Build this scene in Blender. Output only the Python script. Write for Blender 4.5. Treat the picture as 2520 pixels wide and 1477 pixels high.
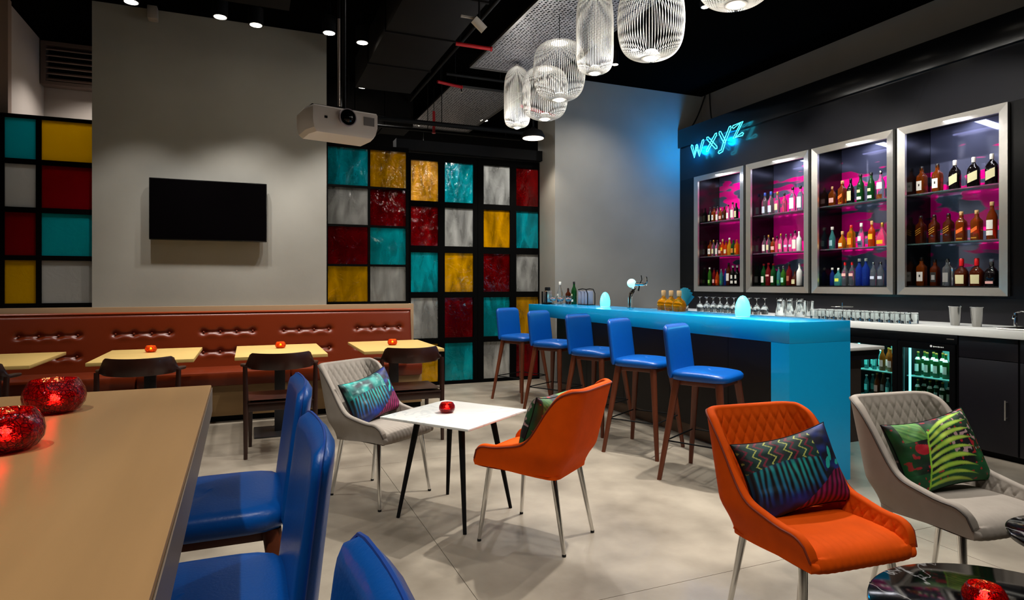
import bpy, bmesh, math, random
from mathutils import Vector, Matrix
random.seed(7)
S = bpy.context.scene
for o in list(bpy.data.objects): bpy.data.objects.remove(o)
PI = math.pi

# ------------------------------------------------------------------ camera, world, exposure
cd_ = bpy.data.cameras.new('camera'); cam = bpy.data.objects.new('camera', cd_); S.collection.objects.link(cam)
cd_.sensor_fit = 'HORIZONTAL'; cd_.sensor_width = 36.0; cd_.lens = 1554.0/2520*36
cd_.shift_y = -38.5/2520; cd_.clip_start = .02
cam.location = (0, 0, 1.35); cam.rotation_euler = (PI/2, 0, -math.atan2(646, 1554))
S.camera = cam
W = bpy.data.worlds.new('world'); S.world = W; W.use_nodes = True
W.node_tree.nodes['Background'].inputs[0].default_value = (.9, .92, 1, 1)
W.node_tree.nodes['Background'].inputs[1].default_value = .05
S.view_settings.view_transform = 'Standard'; S.view_settings.look = 'None'
S.view_settings.gamma = 1; S.view_settings.use_curve_mapping = False
S.view_settings.exposure = 0.35

WARM = (1, .88, .74); NEUT = (1, .95, .885)
def lamp(kind, name, loc, power, color=NEUT, target=None, angle=80, blend=.5, size=.04, parent=None, sx=None, sy=None):
    l = bpy.data.lights.new(name, kind); l.energy = power; l.color = color
    if kind == 'SPOT': l.spot_size = math.radians(angle); l.spot_blend = blend; l.shadow_soft_size = size
    elif kind == 'POINT': l.shadow_soft_size = size
    else:
        l.shape = 'RECTANGLE'; l.size = sx; l.size_y = sy
    o = bpy.data.objects.new(name, l); S.collection.objects.link(o); o.location = loc
    if target is not None:
        d = Vector(target)-Vector(loc); o.rotation_euler = d.to_track_quat('-Z', 'Y').to_euler()
    if parent:
        bpy.context.view_layer.update()
        o.parent = parent; o.matrix_parent_inverse = parent.matrix_world.inverted()
    return o

# ------------------------------------------------------------------ materials
def lin(h):
    if isinstance(h, str):
        h = h.lstrip('#'); h = [int(h[i:i+2], 16)/255 for i in (0, 2, 4)]
        return tuple(((x+.055)/1.055)**2.4 if x > .04045 else x/12.92 for x in h)
    return tuple(h)
MC = {}
def M(name, col='808080', rough=.5, metal=0., trans=0., ior=1.45, emis=None, es=0., coat=0., spec=.5, noise=None, bump=None, sheen=0., stretch=None, col2=None, alpha=1.):
    if name in MC: return MC[name]
    m = bpy.data.materials.new(name); m.use_nodes = True; nt = m.node_tree; b = nt.nodes['Principled BSDF']
    c = lin(col)
    b.inputs['Base Color'].default_value = (*c, 1); b.inputs['Roughness'].default_value = rough
    b.inputs['Metallic'].default_value = metal; b.inputs['Transmission Weight'].default_value = trans
    b.inputs['IOR'].default_value = ior; b.inputs['Coat Weight'].default_value = coat
    b.inputs['Specular IOR Level'].default_value = spec; b.inputs['Sheen Weight'].default_value = sheen
    if emis: b.inputs['Emission Color'].default_value = (*lin(emis), 1); b.inputs['Emission Strength'].default_value = es
    if noise or bump:
        tc = nt.nodes.new('ShaderNodeTexCoord'); mp = nt.nodes.new('ShaderNodeMapping'); nt.links.new(tc.outputs['Object'], mp.inputs[0])
        if stretch: mp.inputs['Scale'].default_value = stretch
    if noise:
        n = nt.nodes.new('ShaderNodeTexNoise'); n.inputs['Scale'].default_value = noise[0]; n.inputs['Detail'].default_value = 6
        nt.links.new(mp.outputs[0], n.inputs[0])
        r = nt.nodes.new('ShaderNodeValToRGB'); nt.links.new(n.outputs[0], r.inputs[0])
        r.color_ramp.elements[0].position = .3; r.color_ramp.elements[1].position = .7
        r.color_ramp.elements[1].color = (*c, 1)
        r.color_ramp.elements[0].color = (*(lin(col2) if col2 else tuple(x*(1-noise[1]) for x in c)), 1)
        nt.links.new(r.outputs[0], b.inputs['Base Color'])
    if bump:
        n = nt.nodes.new('ShaderNodeTexNoise'); n.inputs['Scale'].default_value = bump[0]; n.inputs['Detail'].default_value = 4
        nt.links.new(mp.outputs[0], n.inputs[0])
        bp = nt.nodes.new('ShaderNodeBump'); bp.inputs['Strength'].default_value = bump[1]; bp.inputs['Distance'].default_value = .01
        nt.links.new(n.outputs[0], bp.inputs['Height']); nt.links.new(bp.outputs[0], b.inputs['Normal'])
    MC[name] = m; return m

def M_attr(name, rough=.6, sheen=.0):
    m = bpy.data.materials.new(name); m.use_nodes = True; nt = m.node_tree; b = nt.nodes['Principled BSDF']
    a = nt.nodes.new('ShaderNodeVertexColor'); a.layer_name = 'print'
    nt.links.new(a.outputs[0], b.inputs['Base Color']); b.inputs['Roughness'].default_value = rough; b.inputs['Sheen Weight'].default_value = sheen
    return m

def M_pane(name, col, tcol=None, k=.42, tr=.6, rg=.12, bs=.9, sc=11):
    m = bpy.data.materials.new(name); m.use_nodes = True; nt = m.node_tree; b = nt.nodes['Principled BSDF']
    c = lin(col); b.inputs['Base Color'].default_value = (*c, 1); b.inputs['Roughness'].default_value = rg
    b.inputs['Transmission Weight'].default_value = tr; b.inputs['IOR'].default_value = 1.3
    b.inputs['Specular IOR Level'].default_value = .35
    tl = nt.nodes.new('ShaderNodeBsdfTranslucent'); tl.inputs[0].default_value = (*(lin(tcol) if tcol else c), 1)
    mx = nt.nodes.new('ShaderNodeMixShader'); mx.inputs[0].default_value = k
    out = nt.nodes['Material Output']
    nt.links.new(b.outputs[0], mx.inputs[1]); nt.links.new(tl.outputs[0], mx.inputs[2]); nt.links.new(mx.outputs[0], out.inputs[0])
    tc = nt.nodes.new('ShaderNodeTexCoord'); n = nt.nodes.new('ShaderNodeTexNoise'); n.inputs['Scale'].default_value = sc; n.inputs['Detail'].default_value = 3
    n.inputs['Distortion'].default_value = 1.2
    nt.links.new(tc.outputs['Object'], n.inputs[0])
    if tr > .5:   # cast glass: streaky depth of colour, glossy rippled face
        b.inputs['Coat Weight'].default_value = .8; b.inputs['Coat Roughness'].default_value = .04
        mp = nt.nodes.new('ShaderNodeMapping'); mp.inputs['Scale'].default_value = (5, 5, 1.6); nt.links.new(tc.outputs['Object'], mp.inputs[0])
        oi = nt.nodes.new('ShaderNodeObjectInfo'); nt.links.new(oi.outputs['Location'], mp.inputs['Location'])
        n2 = nt.nodes.new('ShaderNodeTexNoise'); n2.inputs['Scale'].default_value = 1.3; n2.inputs['Detail'].default_value = 4; n2.inputs['Distortion'].default_value = 1.; nt.links.new(mp.outputs[0], n2.inputs[0])
        r2 = nt.nodes.new('ShaderNodeValToRGB'); nt.links.new(n2.outputs[0], r2.inputs[0]); e2 = r2.color_ramp.elements
        e2[0].position = .34; e2[0].color = (*[q*.66 for q in c], 1); e2[1].position = .68; e2[1].color = (*[min(1, q*1.35) for q in c], 1)
        nt.links.new(r2.outputs[0], b.inputs['Base Color']); nt.links.new(r2.outputs[0], tl.inputs[0])
    bp = nt.nodes.new('ShaderNodeBump'); bp.inputs['Strength'].default_value = bs; bp.inputs['Distance'].default_value = .03
    nt.links.new(n.outputs[0], bp.inputs['Height']); nt.links.new(bp.outputs[0], b.inputs['Normal']); nt.links.new(bp.outputs[0], b.inputs['Coat Normal'])
    return m

def M_marble(name, base, vein, scale, width, rough):
    m = bpy.data.materials.new(name); m.use_nodes = True; nt = m.node_tree; b = nt.nodes['Principled BSDF']
    tc = nt.nodes.new('ShaderNodeTexCoord'); n = nt.nodes.new('ShaderNodeTexNoise'); n.inputs['Scale'].default_value = scale; n.inputs['Detail'].default_value = 5
    n.inputs['Distortion'].default_value = 1.5
    nt.links.new(tc.outputs['Object'], n.inputs[0])
    r = nt.nodes.new('ShaderNodeValToRGB'); nt.links.new(n.outputs[0], r.inputs[0]); e = r.color_ramp.elements
    e[0].position = .5-width; e[0].color = (*lin(base), 1); e[1].position = .5; e[1].color = (*lin(vein), 1)
    x = e.new(.5+width); x.color = (*lin(base), 1)
    nt.links.new(r.outputs[0], b.inputs['Base Color']); b.inputs['Roughness'].default_value = rough
    return m

def M_perf(name):
    m = bpy.data.materials.new(name); m.use_nodes = True; nt = m.node_tree; b = nt.nodes['Principled BSDF']
    b.inputs['Base Color'].default_value = (*lin('8e8e92'), 1); b.inputs['Metallic'].default_value = .25; b.inputs['Roughness'].default_value = .4
    tc = nt.nodes.new('ShaderNodeTexCoord'); mp = nt.nodes.new('ShaderNodeMapping'); nt.links.new(tc.outputs['Object'], mp.inputs[0])
    mp.inputs['Scale'].default_value = (26, 26, 0)
    v = nt.nodes.new('ShaderNodeTexVoronoi'); v.inputs['Scale'].default_value = 1; v.inputs['Randomness'].default_value = .25
    nt.links.new(mp.outputs[0], v.inputs[0])
    c = nt.nodes.new('ShaderNodeMath'); c.operation = 'LESS_THAN'; c.inputs[1].default_value = .34; nt.links.new(v.outputs['Distance'], c.inputs[0])
    t = nt.nodes.new('ShaderNodeBsdfTransparent'); mx = nt.nodes.new('ShaderNodeMixShader')
    nt.links.new(c.outputs[0], mx.inputs[0]); nt.links.new(b.outputs[0], mx.inputs[1]); nt.links.new(t.outputs[0], mx.inputs[2])
    nt.links.new(mx.outputs[0], nt.nodes['Material Output'].inputs[0])
    return m

def M_dash(name):   # slate mirror glass with pink dashes mixed into its base colour by a noise mask
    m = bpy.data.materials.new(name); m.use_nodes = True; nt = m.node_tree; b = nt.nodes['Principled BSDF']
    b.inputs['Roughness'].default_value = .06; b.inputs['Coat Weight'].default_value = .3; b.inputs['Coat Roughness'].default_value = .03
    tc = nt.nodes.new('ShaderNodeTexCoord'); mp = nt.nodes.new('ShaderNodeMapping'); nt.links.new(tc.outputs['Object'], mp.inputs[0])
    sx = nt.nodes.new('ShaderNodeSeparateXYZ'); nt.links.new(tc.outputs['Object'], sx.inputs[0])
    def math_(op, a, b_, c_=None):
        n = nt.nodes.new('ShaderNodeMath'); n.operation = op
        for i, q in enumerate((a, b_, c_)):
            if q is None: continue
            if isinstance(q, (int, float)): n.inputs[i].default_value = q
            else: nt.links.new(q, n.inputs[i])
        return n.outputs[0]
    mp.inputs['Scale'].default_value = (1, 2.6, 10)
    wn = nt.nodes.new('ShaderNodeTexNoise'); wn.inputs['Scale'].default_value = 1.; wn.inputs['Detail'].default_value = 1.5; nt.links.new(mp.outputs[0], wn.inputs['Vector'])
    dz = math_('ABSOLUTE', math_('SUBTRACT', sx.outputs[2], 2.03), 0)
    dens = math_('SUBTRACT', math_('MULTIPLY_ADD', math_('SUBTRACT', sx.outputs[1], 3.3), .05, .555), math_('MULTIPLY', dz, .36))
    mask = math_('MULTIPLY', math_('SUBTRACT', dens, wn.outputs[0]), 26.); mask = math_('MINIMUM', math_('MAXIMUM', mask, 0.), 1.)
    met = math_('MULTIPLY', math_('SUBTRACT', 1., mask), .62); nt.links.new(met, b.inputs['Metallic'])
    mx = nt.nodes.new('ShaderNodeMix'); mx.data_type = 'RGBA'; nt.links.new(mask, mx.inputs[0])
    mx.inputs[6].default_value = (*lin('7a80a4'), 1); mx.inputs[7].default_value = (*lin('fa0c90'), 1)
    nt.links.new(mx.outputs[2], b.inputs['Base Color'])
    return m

# ------------------------------------------------------------------ mesh builder
class MB:
    def __init__(s): s.v = []; s.f = []
    def add(s, vs, fs):
        n = len(s.v); s.v += [tuple(p) for p in vs]; s.f += [tuple(i+n for i in f) for f in fs]; return s
    def box(s, c, d, bev=0, rot=None, seg=2):
        if bev:
            bm = bmesh.new(); bmesh.ops.create_cube(bm, size=1); bmesh.ops.scale(bm, vec=d, verts=bm.verts)
            bmesh.ops.bevel(bm, geom=bm.edges[:], offset=bev, segments=seg, profile=.5, affect='EDGES')
            vs = [v.co.copy() for v in bm.verts]; bm.verts.index_update(); fs = [tuple(v.index for v in f.verts) for f in bm.faces]; bm.free()
        else:
            x, y, z = [q/2 for q in d]
            vs = [Vector(p) for p in ((-x,-y,-z),(x,-y,-z),(x,y,-z),(-x,y,-z),(-x,-y,z),(x,-y,z),(x,y,z),(-x,y,z))]
            fs = [(0,3,2,1),(4,5,6,7),(0,1,5,4),(1,2,6,5),(2,3,7,6),(3,0,4,7)]
        if rot is not None: vs = [rot @ v for v in vs]
        c = Vector(c); return s.add([v+c for v in vs], fs)
    def bb(s, x0, x1, y0, y1, z0, z1, bev=0): return s.box(((x0+x1)/2, (y0+y1)/2, (z0+z1)/2), (abs(x1-x0), abs(y1-y0), abs(z1-z0)), bev)
    def cyl(s, p0, p1, r0, r1=None, n=16, cap=True):
        r1 = r0 if r1 is None else r1; p0 = Vector(p0); p1 = Vector(p1); d = (p1-p0).normalized()
        a = d.orthogonal().normalized(); b = d.cross(a); vs = []
        for p, r in ((p0, r0), (p1, r1)):
            for i in range(n):
                t = 2*PI*i/n; vs.append(p+a*(r*math.cos(t))+b*(r*math.sin(t)))
        fs = [(i, (i+1) % n, n+(i+1) % n, n+i) for i in range(n)]
        if cap: fs += [tuple(range(n))[::-1], tuple(range(n, 2*n))]
        return s.add(vs, fs)
    def lathe(s, prof, n=24, c=(0,0,0), p=2., sx=1., sy=1., a0=0., a1=None, cap=True, M_=None):
        """prof: list (r,z); p = superellipse exponent of the cross-section"""
        full = a1 is None; a1 = a0+2*PI if full else a1; m = n if full else n+1; vs = []
        for r, z in prof:
            for i in range(m):
                t = a0+(a1-a0)*i/n; ct, st = math.cos(t), math.sin(t)
                k = (abs(ct)**p+abs(st)**p)**(-1/p)
                q = Vector((r*k*ct*sx, r*k*st*sy, z))
                if M_ is not None: q = M_ @ q
                vs.append(q+Vector(c))
        fs = []
        for j in range(len(prof)-1):
            for i in range(n):
                i2 = (i+1) % m if full else i+1
                fs.append((j*m+i, j*m+i2, (j+1)*m+i2, (j+1)*m+i))
        if cap and full:
            if prof[0][0] > 1e-6: fs.append(tuple(range(m))[::-1])
            if prof[-1][0] > 1e-6: fs.append(tuple(range((len(prof)-1)*m, len(prof)*m)))
        return s.add(vs, fs)
    def tube(s, pts, r, n=8, closed=False):
        pts = [Vector(p) for p in pts]; N = len(pts); vs = []; up = None
        for i, p in enumerate(pts):
            a = pts[(i-1) % N] if (closed or i > 0) else p; b = pts[(i+1) % N] if (closed or i < N-1) else p
            d = (b-a).normalized()
            if up is None: up = d.orthogonal().normalized()
            up = (up-d*up.dot(d))
            up = up.normalized() if up.length > 1e-6 else d.orthogonal().normalized()
            w = d.cross(up); rr = r[i] if isinstance(r, (list, tuple)) else r
            for k in range(n):
                t = 2*PI*k/n; vs.append(p+up*(rr*math.cos(t))+w*(rr*math.sin(t)))
        fs = []
        for i in range(N if closed else N-1):
            j = (i+1) % N
            for k in range(n): fs.append((i*n+k, i*n+(k+1) % n, j*n+(k+1) % n, j*n+k))
        if not closed: fs += [tuple(range(n))[::-1], tuple(range((N-1)*n, N*n))]
        return s.add(vs, fs)
    def grid(s, fn, nu, nv, cu=False):
        vs = [fn(i/(nu if cu else nu-1), j/(nv-1)) for j in range(nv) for i in range(nu)]; fs = []
        for j in range(nv-1):
            for i in range(nu if cu else nu-1):
                i2 = (i+1) % nu; fs.append((j*nu+i, j*nu+i2, (j+1)*nu+i2, (j+1)*nu+i))
        return s.add(vs, fs)
    def loft(s, rings):
        n = len(rings[0]); vs = [p for r in rings for p in r]; fs = []
        for j in range(len(rings)-1):
            for i in range(n): fs.append((j*n+i, j*n+(i+1) % n, (j+1)*n+(i+1) % n, (j+1)*n+i))
        fs += [tuple(range(n))[::-1], tuple(range((len(rings)-1)*n, len(rings)*n))]
        return s.add(vs, fs)
    def sphere(s, c, r, n=16, m=10, sz=1.):
        prof = [(r*math.sin(PI*i/m) if 0 < i < m else 0.00001, -r*sz*math.cos(PI*i/m)) for i in range(m+1)]
        return s.lathe(prof, n, c, cap=False)
    def mesh(s, name, mat, smooth=40):
        me = bpy.data.meshes.new(name); me.from_pydata(s.v, [], s.f); me.update()
        bm = bmesh.new(); bm.from_mesh(me); bmesh.ops.recalc_face_normals(bm, faces=bm.faces); bm.to_mesh(me); bm.free()
        if smooth:
            me.polygons.foreach_set('use_smooth', [True]*len(me.polygons)); me.set_sharp_from_angle(angle=math.radians(smooth))
        if mat: me.materials.append(mat)
        return me
    def build(s, name, mat, parent=None, loc=None, smooth=40):
        return link(name, s.mesh(name, mat, smooth), parent, loc)

def link(name, me, parent=None, loc=None, rz=0):
    o = bpy.data.objects.new(name, me); S.collection.objects.link(o)
    if parent: o.parent = parent
    if loc is not None: o.location = loc
    if rz: o.rotation_euler.z = rz
    return o
def tag(o, label, cat, group=None, kind=None):
    if label: o['label'] = label
    if cat: o['category'] = cat
    if group: o['group'] = group
    if kind: o['kind'] = kind
    return o
def thing(name, label, cat, loc=(0,0,0), rz=0, group=None):
    o = link(name, None, None, loc, rz); o.empty_display_size = .1; return tag(o, label, cat, group)
def struct(o, label=None):
    o['kind'] = 'structure'
    if label: o['label'] = label
    return o
def dup(root, loc, rz, label, group=None):
    r = root.copy(); S.collection.objects.link(r); r.location = loc; r.rotation_euler = (0, 0, rz); r['label'] = label
    if group: r['group'] = group
    def rec(a, b):
        for ch in a.children:
            if ch.type == 'LIGHT':
                c = ch.copy(); c.parent = b; S.collection.objects.link(c); continue
            c = ch.copy(); S.collection.objects.link(c); c.parent = b; rec(ch, c)
    rec(root, r); return r

# ------------------------------------------------------------------ shared materials
m_floor = M('floor_concrete', 'a89e8e', .36, noise=(2.2, .25), col2='766d60', bump=(30, .04))
m_plaster = M('grey_plaster', '918f88', .85, noise=(2.2, .1), bump=(40, .04))
m_white = M('off_white_plaster', 'b3a8a0', .9, noise=(2, .06))
m_low = M('beige_low_wall', 'a98d6c', .7)
m_black = M('black_matte', '0b0b0c', .7, spec=.2)
m_ceil = M('black_ceiling', '050505', .95, spec=.0)
m_duct = M('dark_duct', '110f0e', .8, spec=.15)
m_blackgloss = M('black_gloss', '0a0a0b', .2)
m_frame = M('black_frame_metal', '040404', .7, spec=.05)
m_steel = M('brushed_steel', 'dedbd4', .26, metal=.9, bump=(60, .03), stretch=(1, 1, 30))
m_chrome = M('chrome', 'd8d8d6', .08, metal=1.)
m_blue = M('bar_blue_solid_surface', '0caaea', .22, coat=.3)
m_leather_b = M('blue_leather', '034e9e', .34, bump=(120, .08), spec=.5)
m_seam_b = M('blue_leather_seam', '0a3f92', .4)
m_walnut = M('walnut_legs', '6a341c', .4, noise=(9, .35), stretch=(1, 1, .12))
m_darkwood = M('dark_wood', '34170d', .35, noise=(8, .4), stretch=(1, 1, .15), coat=.2)
m_oak = M('pale_oak_table', 'd6b46c', .4, noise=(5, .1), stretch=(.3, 3, 1))
m_tabletop = M('light_oak_counter', 'ac8557', .36, noise=(3.5, .14), stretch=(4, .35, 1))
m_tableedge = M('counter_edge_grey', '77695c', .4)
m_leather_r = M('rust_leather', '682204', .33, bump=(150, .05))
m_benchbase = M('bench_base_wood', '9a7a50', .5, noise=(6, .2), stretch=(.4, 1, 3))
m_orange = M('orange_velvet', 'e25200', .8, spec=.15, noise=(14, .12))
m_greyf = M('taupe_velvet', '9f968c', .85, spec=.15, noise=(14, .1))
m_pip_o = M('orange_piping', '7a2400', .7)
m_pip_g = M('taupe_piping', '4c453f', .7)
m_rubber = M('black_rubber', '060606', .8)
m_white_marble = M_marble('white_marble', 'e4e4e0', 'd0d2d2', 2, .03, .2)
m_black_marble = M_marble('black_marble', '040405', '8a8a8a', 1.6, .006, .07); m_black_marble.node_tree.nodes['Principled BSDF'].inputs['Specular IOR Level'].default_value = .35
m_votive_red = M('red_mosaic_glass', 'c00c14', .08, trans=.9, ior=1.3, bump=(38, .9))
m_votive_or = M('orange_mosaic_glass', 'f06a1c', .15, trans=.6, ior=1.2, bump=(45, .5))
def mosaic(m, dark):
    nt = m.node_tree; bs = nt.nodes['Principled BSDF']; tc = nt.nodes.new('ShaderNodeTexCoord'); v = nt.nodes.new('ShaderNodeTexVoronoi'); v.feature = 'DISTANCE_TO_EDGE'
    v.inputs['Scale'].default_value = 95; nt.links.new(tc.outputs['Object'], v.inputs[0]); r = nt.nodes.new('ShaderNodeValToRGB'); nt.links.new(v.outputs['Distance'], r.inputs[0])
    r.color_ramp.elements[0].position = .02; r.color_ramp.elements[0].color = (*lin(dark), 1); r.color_ramp.elements[1].position = .09; r.color_ramp.elements[1].color = bs.inputs['Base Color'].default_value
    nt.links.new(r.outputs[0], bs.inputs['Base Color'])
mosaic(m_votive_red, '3a0206'); mosaic(m_votive_or, '7a2404')
m_wax = M('candle_wax', 'f2e2c8', .5)
m_flame = M('flame', 'ffd080', .5, emis='ffb050', es=60)
m_led = M('lamp_lens', 'ffffff', .5, emis='fff2dc', es=14)
m_led_hot = M('pendant_led', 'ffffff', .5, emis='fff0d8', es=60)
m_wire = M('white_wire', 'f1efe9', .45)
m_red = M('red_sprinkler_pipe', 'b3151c', .4)
m_glass = M('clear_glass', 'f4f8f8', .02, trans=1., ior=1.45)
m_shelfglass = M('shelf_glass', 'a8d8cc', .03, trans=.92, ior=1.45)
m_counter = M('white_counter', 'e9ebe6', .3)
m_cabdark = M('dark_cabinet', '17151a', .35, bump=(3, .02))
m_barpanel = M('dark_bar_panel', '100b0c', .45)
m_kick = M('brown_kickboard', '5a4432', .5)
m_screen = M('tv_screen', '040304', .12)
m_proj = M('projector_white', 'd6cec6', .45)
m_dash = M_dash('pink_dash_glass')
m_perf = M_perf('perforated_steel')
def neon(c, s): return M('neon_'+c, c, .5, emis=c, es=s)

# ------------------------------------------------------------------ structure : floor, ceiling, walls
CZ = 4.18
b = MB(); b.bb(-5, 6.4, -4, 11.3, -.12, -.012); floor = struct(b.build('floor', M('floor_joint', '6f675b', .9), smooth=0))
xs = [-5, -3.9, -1.5, .9, 3.3, 5.7, 6.4]; ys = [-4, -2.45, -.05, 2.35, 4.75, 7.15, 9.55, 11.3]
for i in range(len(xs)-1):
    for j in range(len(ys)-1):
        b = MB(); g = .0015; b.bb(xs[i]+g, xs[i+1]-g, ys[j]+g, ys[j+1]-g, -.0119, 0)
        b.build('floor_slab', m_floor, floor, smooth=0)
b = MB(); b.bb(-5, 6.4, -4, 11.3, CZ, CZ+.1); struct(b.build('ceiling', m_ceil, smooth=0))
def wall(name, x0, x1, y0, y1, z0, z1, mat):
    b = MB(); b.bb(x0, x1, y0, y1, z0, z1); return struct(b.build(name, mat, smooth=0))
wall('wall_right', 6.3, 6.4, -4, 7.7, 0, CZ, M('bar_wall_grey', '6b665e', .85, noise=(2, .08)))
wall('wall_back_right', 3.834, 6.4, 7.7, 8.25, 0, CZ, m_plaster)
wall('wall_television', -1.45, .807, 7.42, 7.62, 0, CZ, m_plaster)
wall('wall_low', -5, 1.797, 7.365, 7.62, 0, 1.12, m_low)
wall('wall_left', -5.1, -5, -4, 7.7, 0, CZ, m_plaster)
wall('wall_front', -5, 6.4, -4.1, -4, 0, CZ, M('rear_wall_grey', '6f6a64', .9))
wall('wall_back_room_left', -2.33, -2.23, 7.8, 9.06, 0, CZ, m_white)
wall('wall_back_room_end', -2.33, .9, 8.96, 9.06, 0, CZ, m_white)
wall('wall_corner_strip', -2.9, -2.2, 7.66, 7.76, 0, CZ, M('strip_plaster', '8a7568', .9))
m_far = M('far_wall_dark', '2a2725', .9)
wall('wall_far', .9, 6.4, 11.2, 11.3, 0, 2.9, M('far_wall_pale', '9a958c', .9))
wall('wall_far_upper', .9, 6.4, 11.2, 11.3, 2.9, CZ, m_black)
wall('wall_far_left', .8, .9, 9.06, 11.3, 0, CZ, m_far)
wall('wall_left_back', -5, -2.9, 7.62, 7.76, 0, CZ, m_plaster)

# windows and doors of coloured glass
def panes(sfx, **kw): return {'T': M_pane('teal_pane'+sfx, '0a949c', '14b8c0', **kw), 'Y': M_pane('yellow_pane'+sfx, 'bc9600', 'e4c400', **kw), 'R': M_pane('red_pane'+sfx, '700410', 'aa0814', **kw), 'W': M_pane('white_pane'+sfx, 'a4a5a3', 'cfd0cf', **kw)}
PC_M = panes('_matte', k=.5, tr=.2, rg=.3, bs=.25, sc=7); PC_G = panes('_glassy', k=.40, tr=1., rg=.05, bs=.6, sc=6); PC = PC_M
PN = {'T': 'teal', 'Y': 'yellow', 'R': 'red', 'W': 'frosted white'}
def glazing(name, xe, zs, Y, rows, x0, x1, z0, z1, label, depth=.05):
    """xe: list of (x0,x1) panes, zs: list of (z0,z1) from the top"""
    r = struct(thing(name, None, None, (0, Y, 0)), label)
    f = MB(); d = depth/2
    xc = sorted([x0]+[q for e in xe for q in e]+[x1])
    for k in range(0, len(xc), 2): f.bb(xc[k], xc[k+1], -d, d, z0, z1)
    zc = sorted([z0]+[q for e in zs for q in e]+[z1])
    for (a, c) in xe:
        for k in range(0, len(zc), 2): f.bb(a, c, -d, d, zc[k], zc[k+1])
    f.build('frame', m_frame, r, smooth=0)
    for zi, (a, c) in enumerate(zs):
        for xi, (p, q) in enumerate(xe):
            g = MB(); g.box((0, 0, 0), (q-p+.012, .008, c-a+.012)); o = g.build('pane', PC[rows[zi][xi]], r, ((p+q)/2, 0, (a+c)/2), smooth=0)
            o['label'] = PN[rows[zi][xi]]+' glass pane'
    return r
zr = [(2.57, 2.965), (2.10, 2.52), (1.632, 2.05), (1.165, 1.585)]
glazing('window_1', [(-2.178, -1.926), (-1.883, -1.44)], zr, 7.5, ['TY', 'WR', 'RT', 'YW'], -2.9, -1.40, 1.12, 3.0, 'coloured glass window left of the television wall')
PC = PC_G
zr = [(2.50, 2.935), (2.045, 2.475), (1.585, 2.02), (1.15, 1.56)]
glazing('window_2', [(.828, 1.283), (1.308, 1.735)], zr, 7.5, ['TY', 'WR', 'RT', 'YW'], .80, 1.765, 1.12, 2.985, 'coloured glass window right of the television wall')
zd = [(2.46, 3.00), (1.865, 2.385), (1.248, 1.775), (.63, 1.17), (.045, .555)]
glazing('door_1', [(1.965, 2.338), (2.429, 2.835)], zd, 8.22, ['YT', 'RW', 'TY', 'WR', 'YT'], 1.90, 2.895, 0, 3.09, 'left leaf of the coloured glass door')
glazing('door_2', [(2.984, 3.38), (3.473, 3.82)], zd, 8.22, ['WR', 'YT', 'RW', 'TY', 'WR'], 2.90, 3.86, 0, 3.09, 'right leaf of the coloured glass door')
b = MB(); b.bb(1.75, 3.95, 8.10, 8.30, 3.10, 3.24); struct(b.build('trim_1', m_black, smooth=0), 'black sliding track above the glass door')

# ------------------------------------------------------------------ bar counter
bar = thing('bar_counter', 'bright blue bar counter with waterfall ends and dark recessed front', 'bar', (0, 0, 0))
b = MB(); b.bb(3.28, 3.84, 3.135, 7.34, .957, 1.10, .004); b.build('countertop', m_blue, bar)
b = MB(); b.bb(3.281, 3.839, 3.136, 3.295, 0, .957); b.build('end_panel', m_blue, bar, smooth=0)
for k in range(5):
    y0 = 3.297+k*.7764; b = MB(); b.bb(3.60, 3.64, y0+.002, y0+.7744, .11, .956); b.build('front_panel', m_barpanel, bar, smooth=0)
b = MB(); b.bb(3.61, 3.65, 3.297, 7.178, 0, .108); b.build('kickboard', m_kick, bar, smooth=0)

# work station behind the bar
ws = thing('work_station', 'low stainless work station with white top behind the bar end', 'cabinet', (0, 0, 0))
b = MB(); b.bb(3.88, 4.56, 3.42, 6.6, .845, .87, .004); b.build('worktop', m_counter, ws)
b = MB(); b.bb(3.90, 4.53, 3.45, 6.58, .77, .843); b.build('apron', m_cabdark, ws, smooth=0)
b = MB(); b.bb(3.92, 4.40, 3.50, 6.56, .13, .769); b.build('body', M('station_body', '3a322d', .5), ws, smooth=0)
for x, y in ((4.0, 3.56), (4.28, 3.56), (4.0, 6.4), (4.28, 6.4)):
    b = MB(); b.cyl((x, y, 0), (x, y, .13), .022); b.build('foot', m_rubber, ws)

# back counter
bc = thing('back_counter', 'white stone counter running under the bottle cases', 'counter', (0, 0, 0))
b = MB(); b.bb(5.25, 5.95, 2.3, 7.69, .94, 1.0, .004); b.build('countertop', m_counter, bc)
b = MB(); b.bb(5.96, 5.99, 2.3, 7.69, .0, 1.224); struct(b.build('trim_2', m_cabdark, smooth=0), 'dark splashback behind the white back counter')
def base_unit(y0, y1, label, handle_y):
    u = thing('base_cabinet', label, 'cabinet', (0, 0, 0))
    b = MB(); b.bb(5.32, 5.93, y0, y1, .05, .938); b.build('body', m_cabdark, u, smooth=0)
    b = MB(); b.bb(5.36, 5.93, y0, y1, 0, .05); b.build('plinth', m_black, u, smooth=0)
    d = MB(); d.bb(5.30, 5.319, y0+.004, y1-.004, .055, .76, .002); d = d.build('door', m_cabdark, u)
    b = MB(); b.cyl((5.275, handle_y, .32), (5.275, handle_y, .47), .006)
    for z in (.335, .455): b.cyl((5.275, handle_y, z), (5.30, handle_y, z), .004, n=8)
    b.build('handle', m_steel, d)
    d = MB(); d.bb(5.30, 5.319, y0+.004, y1-.004, .765, .934, .002); d.build('drawer_front', m_cabdark, u)
base_unit(2.90, 3.335, 'black base cabinet with slim steel handle beside the bottle fridge', 2.978)
base_unit(2.30, 2.895, 'black base cabinet at the right end of the white back counter', 2.36)
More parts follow.
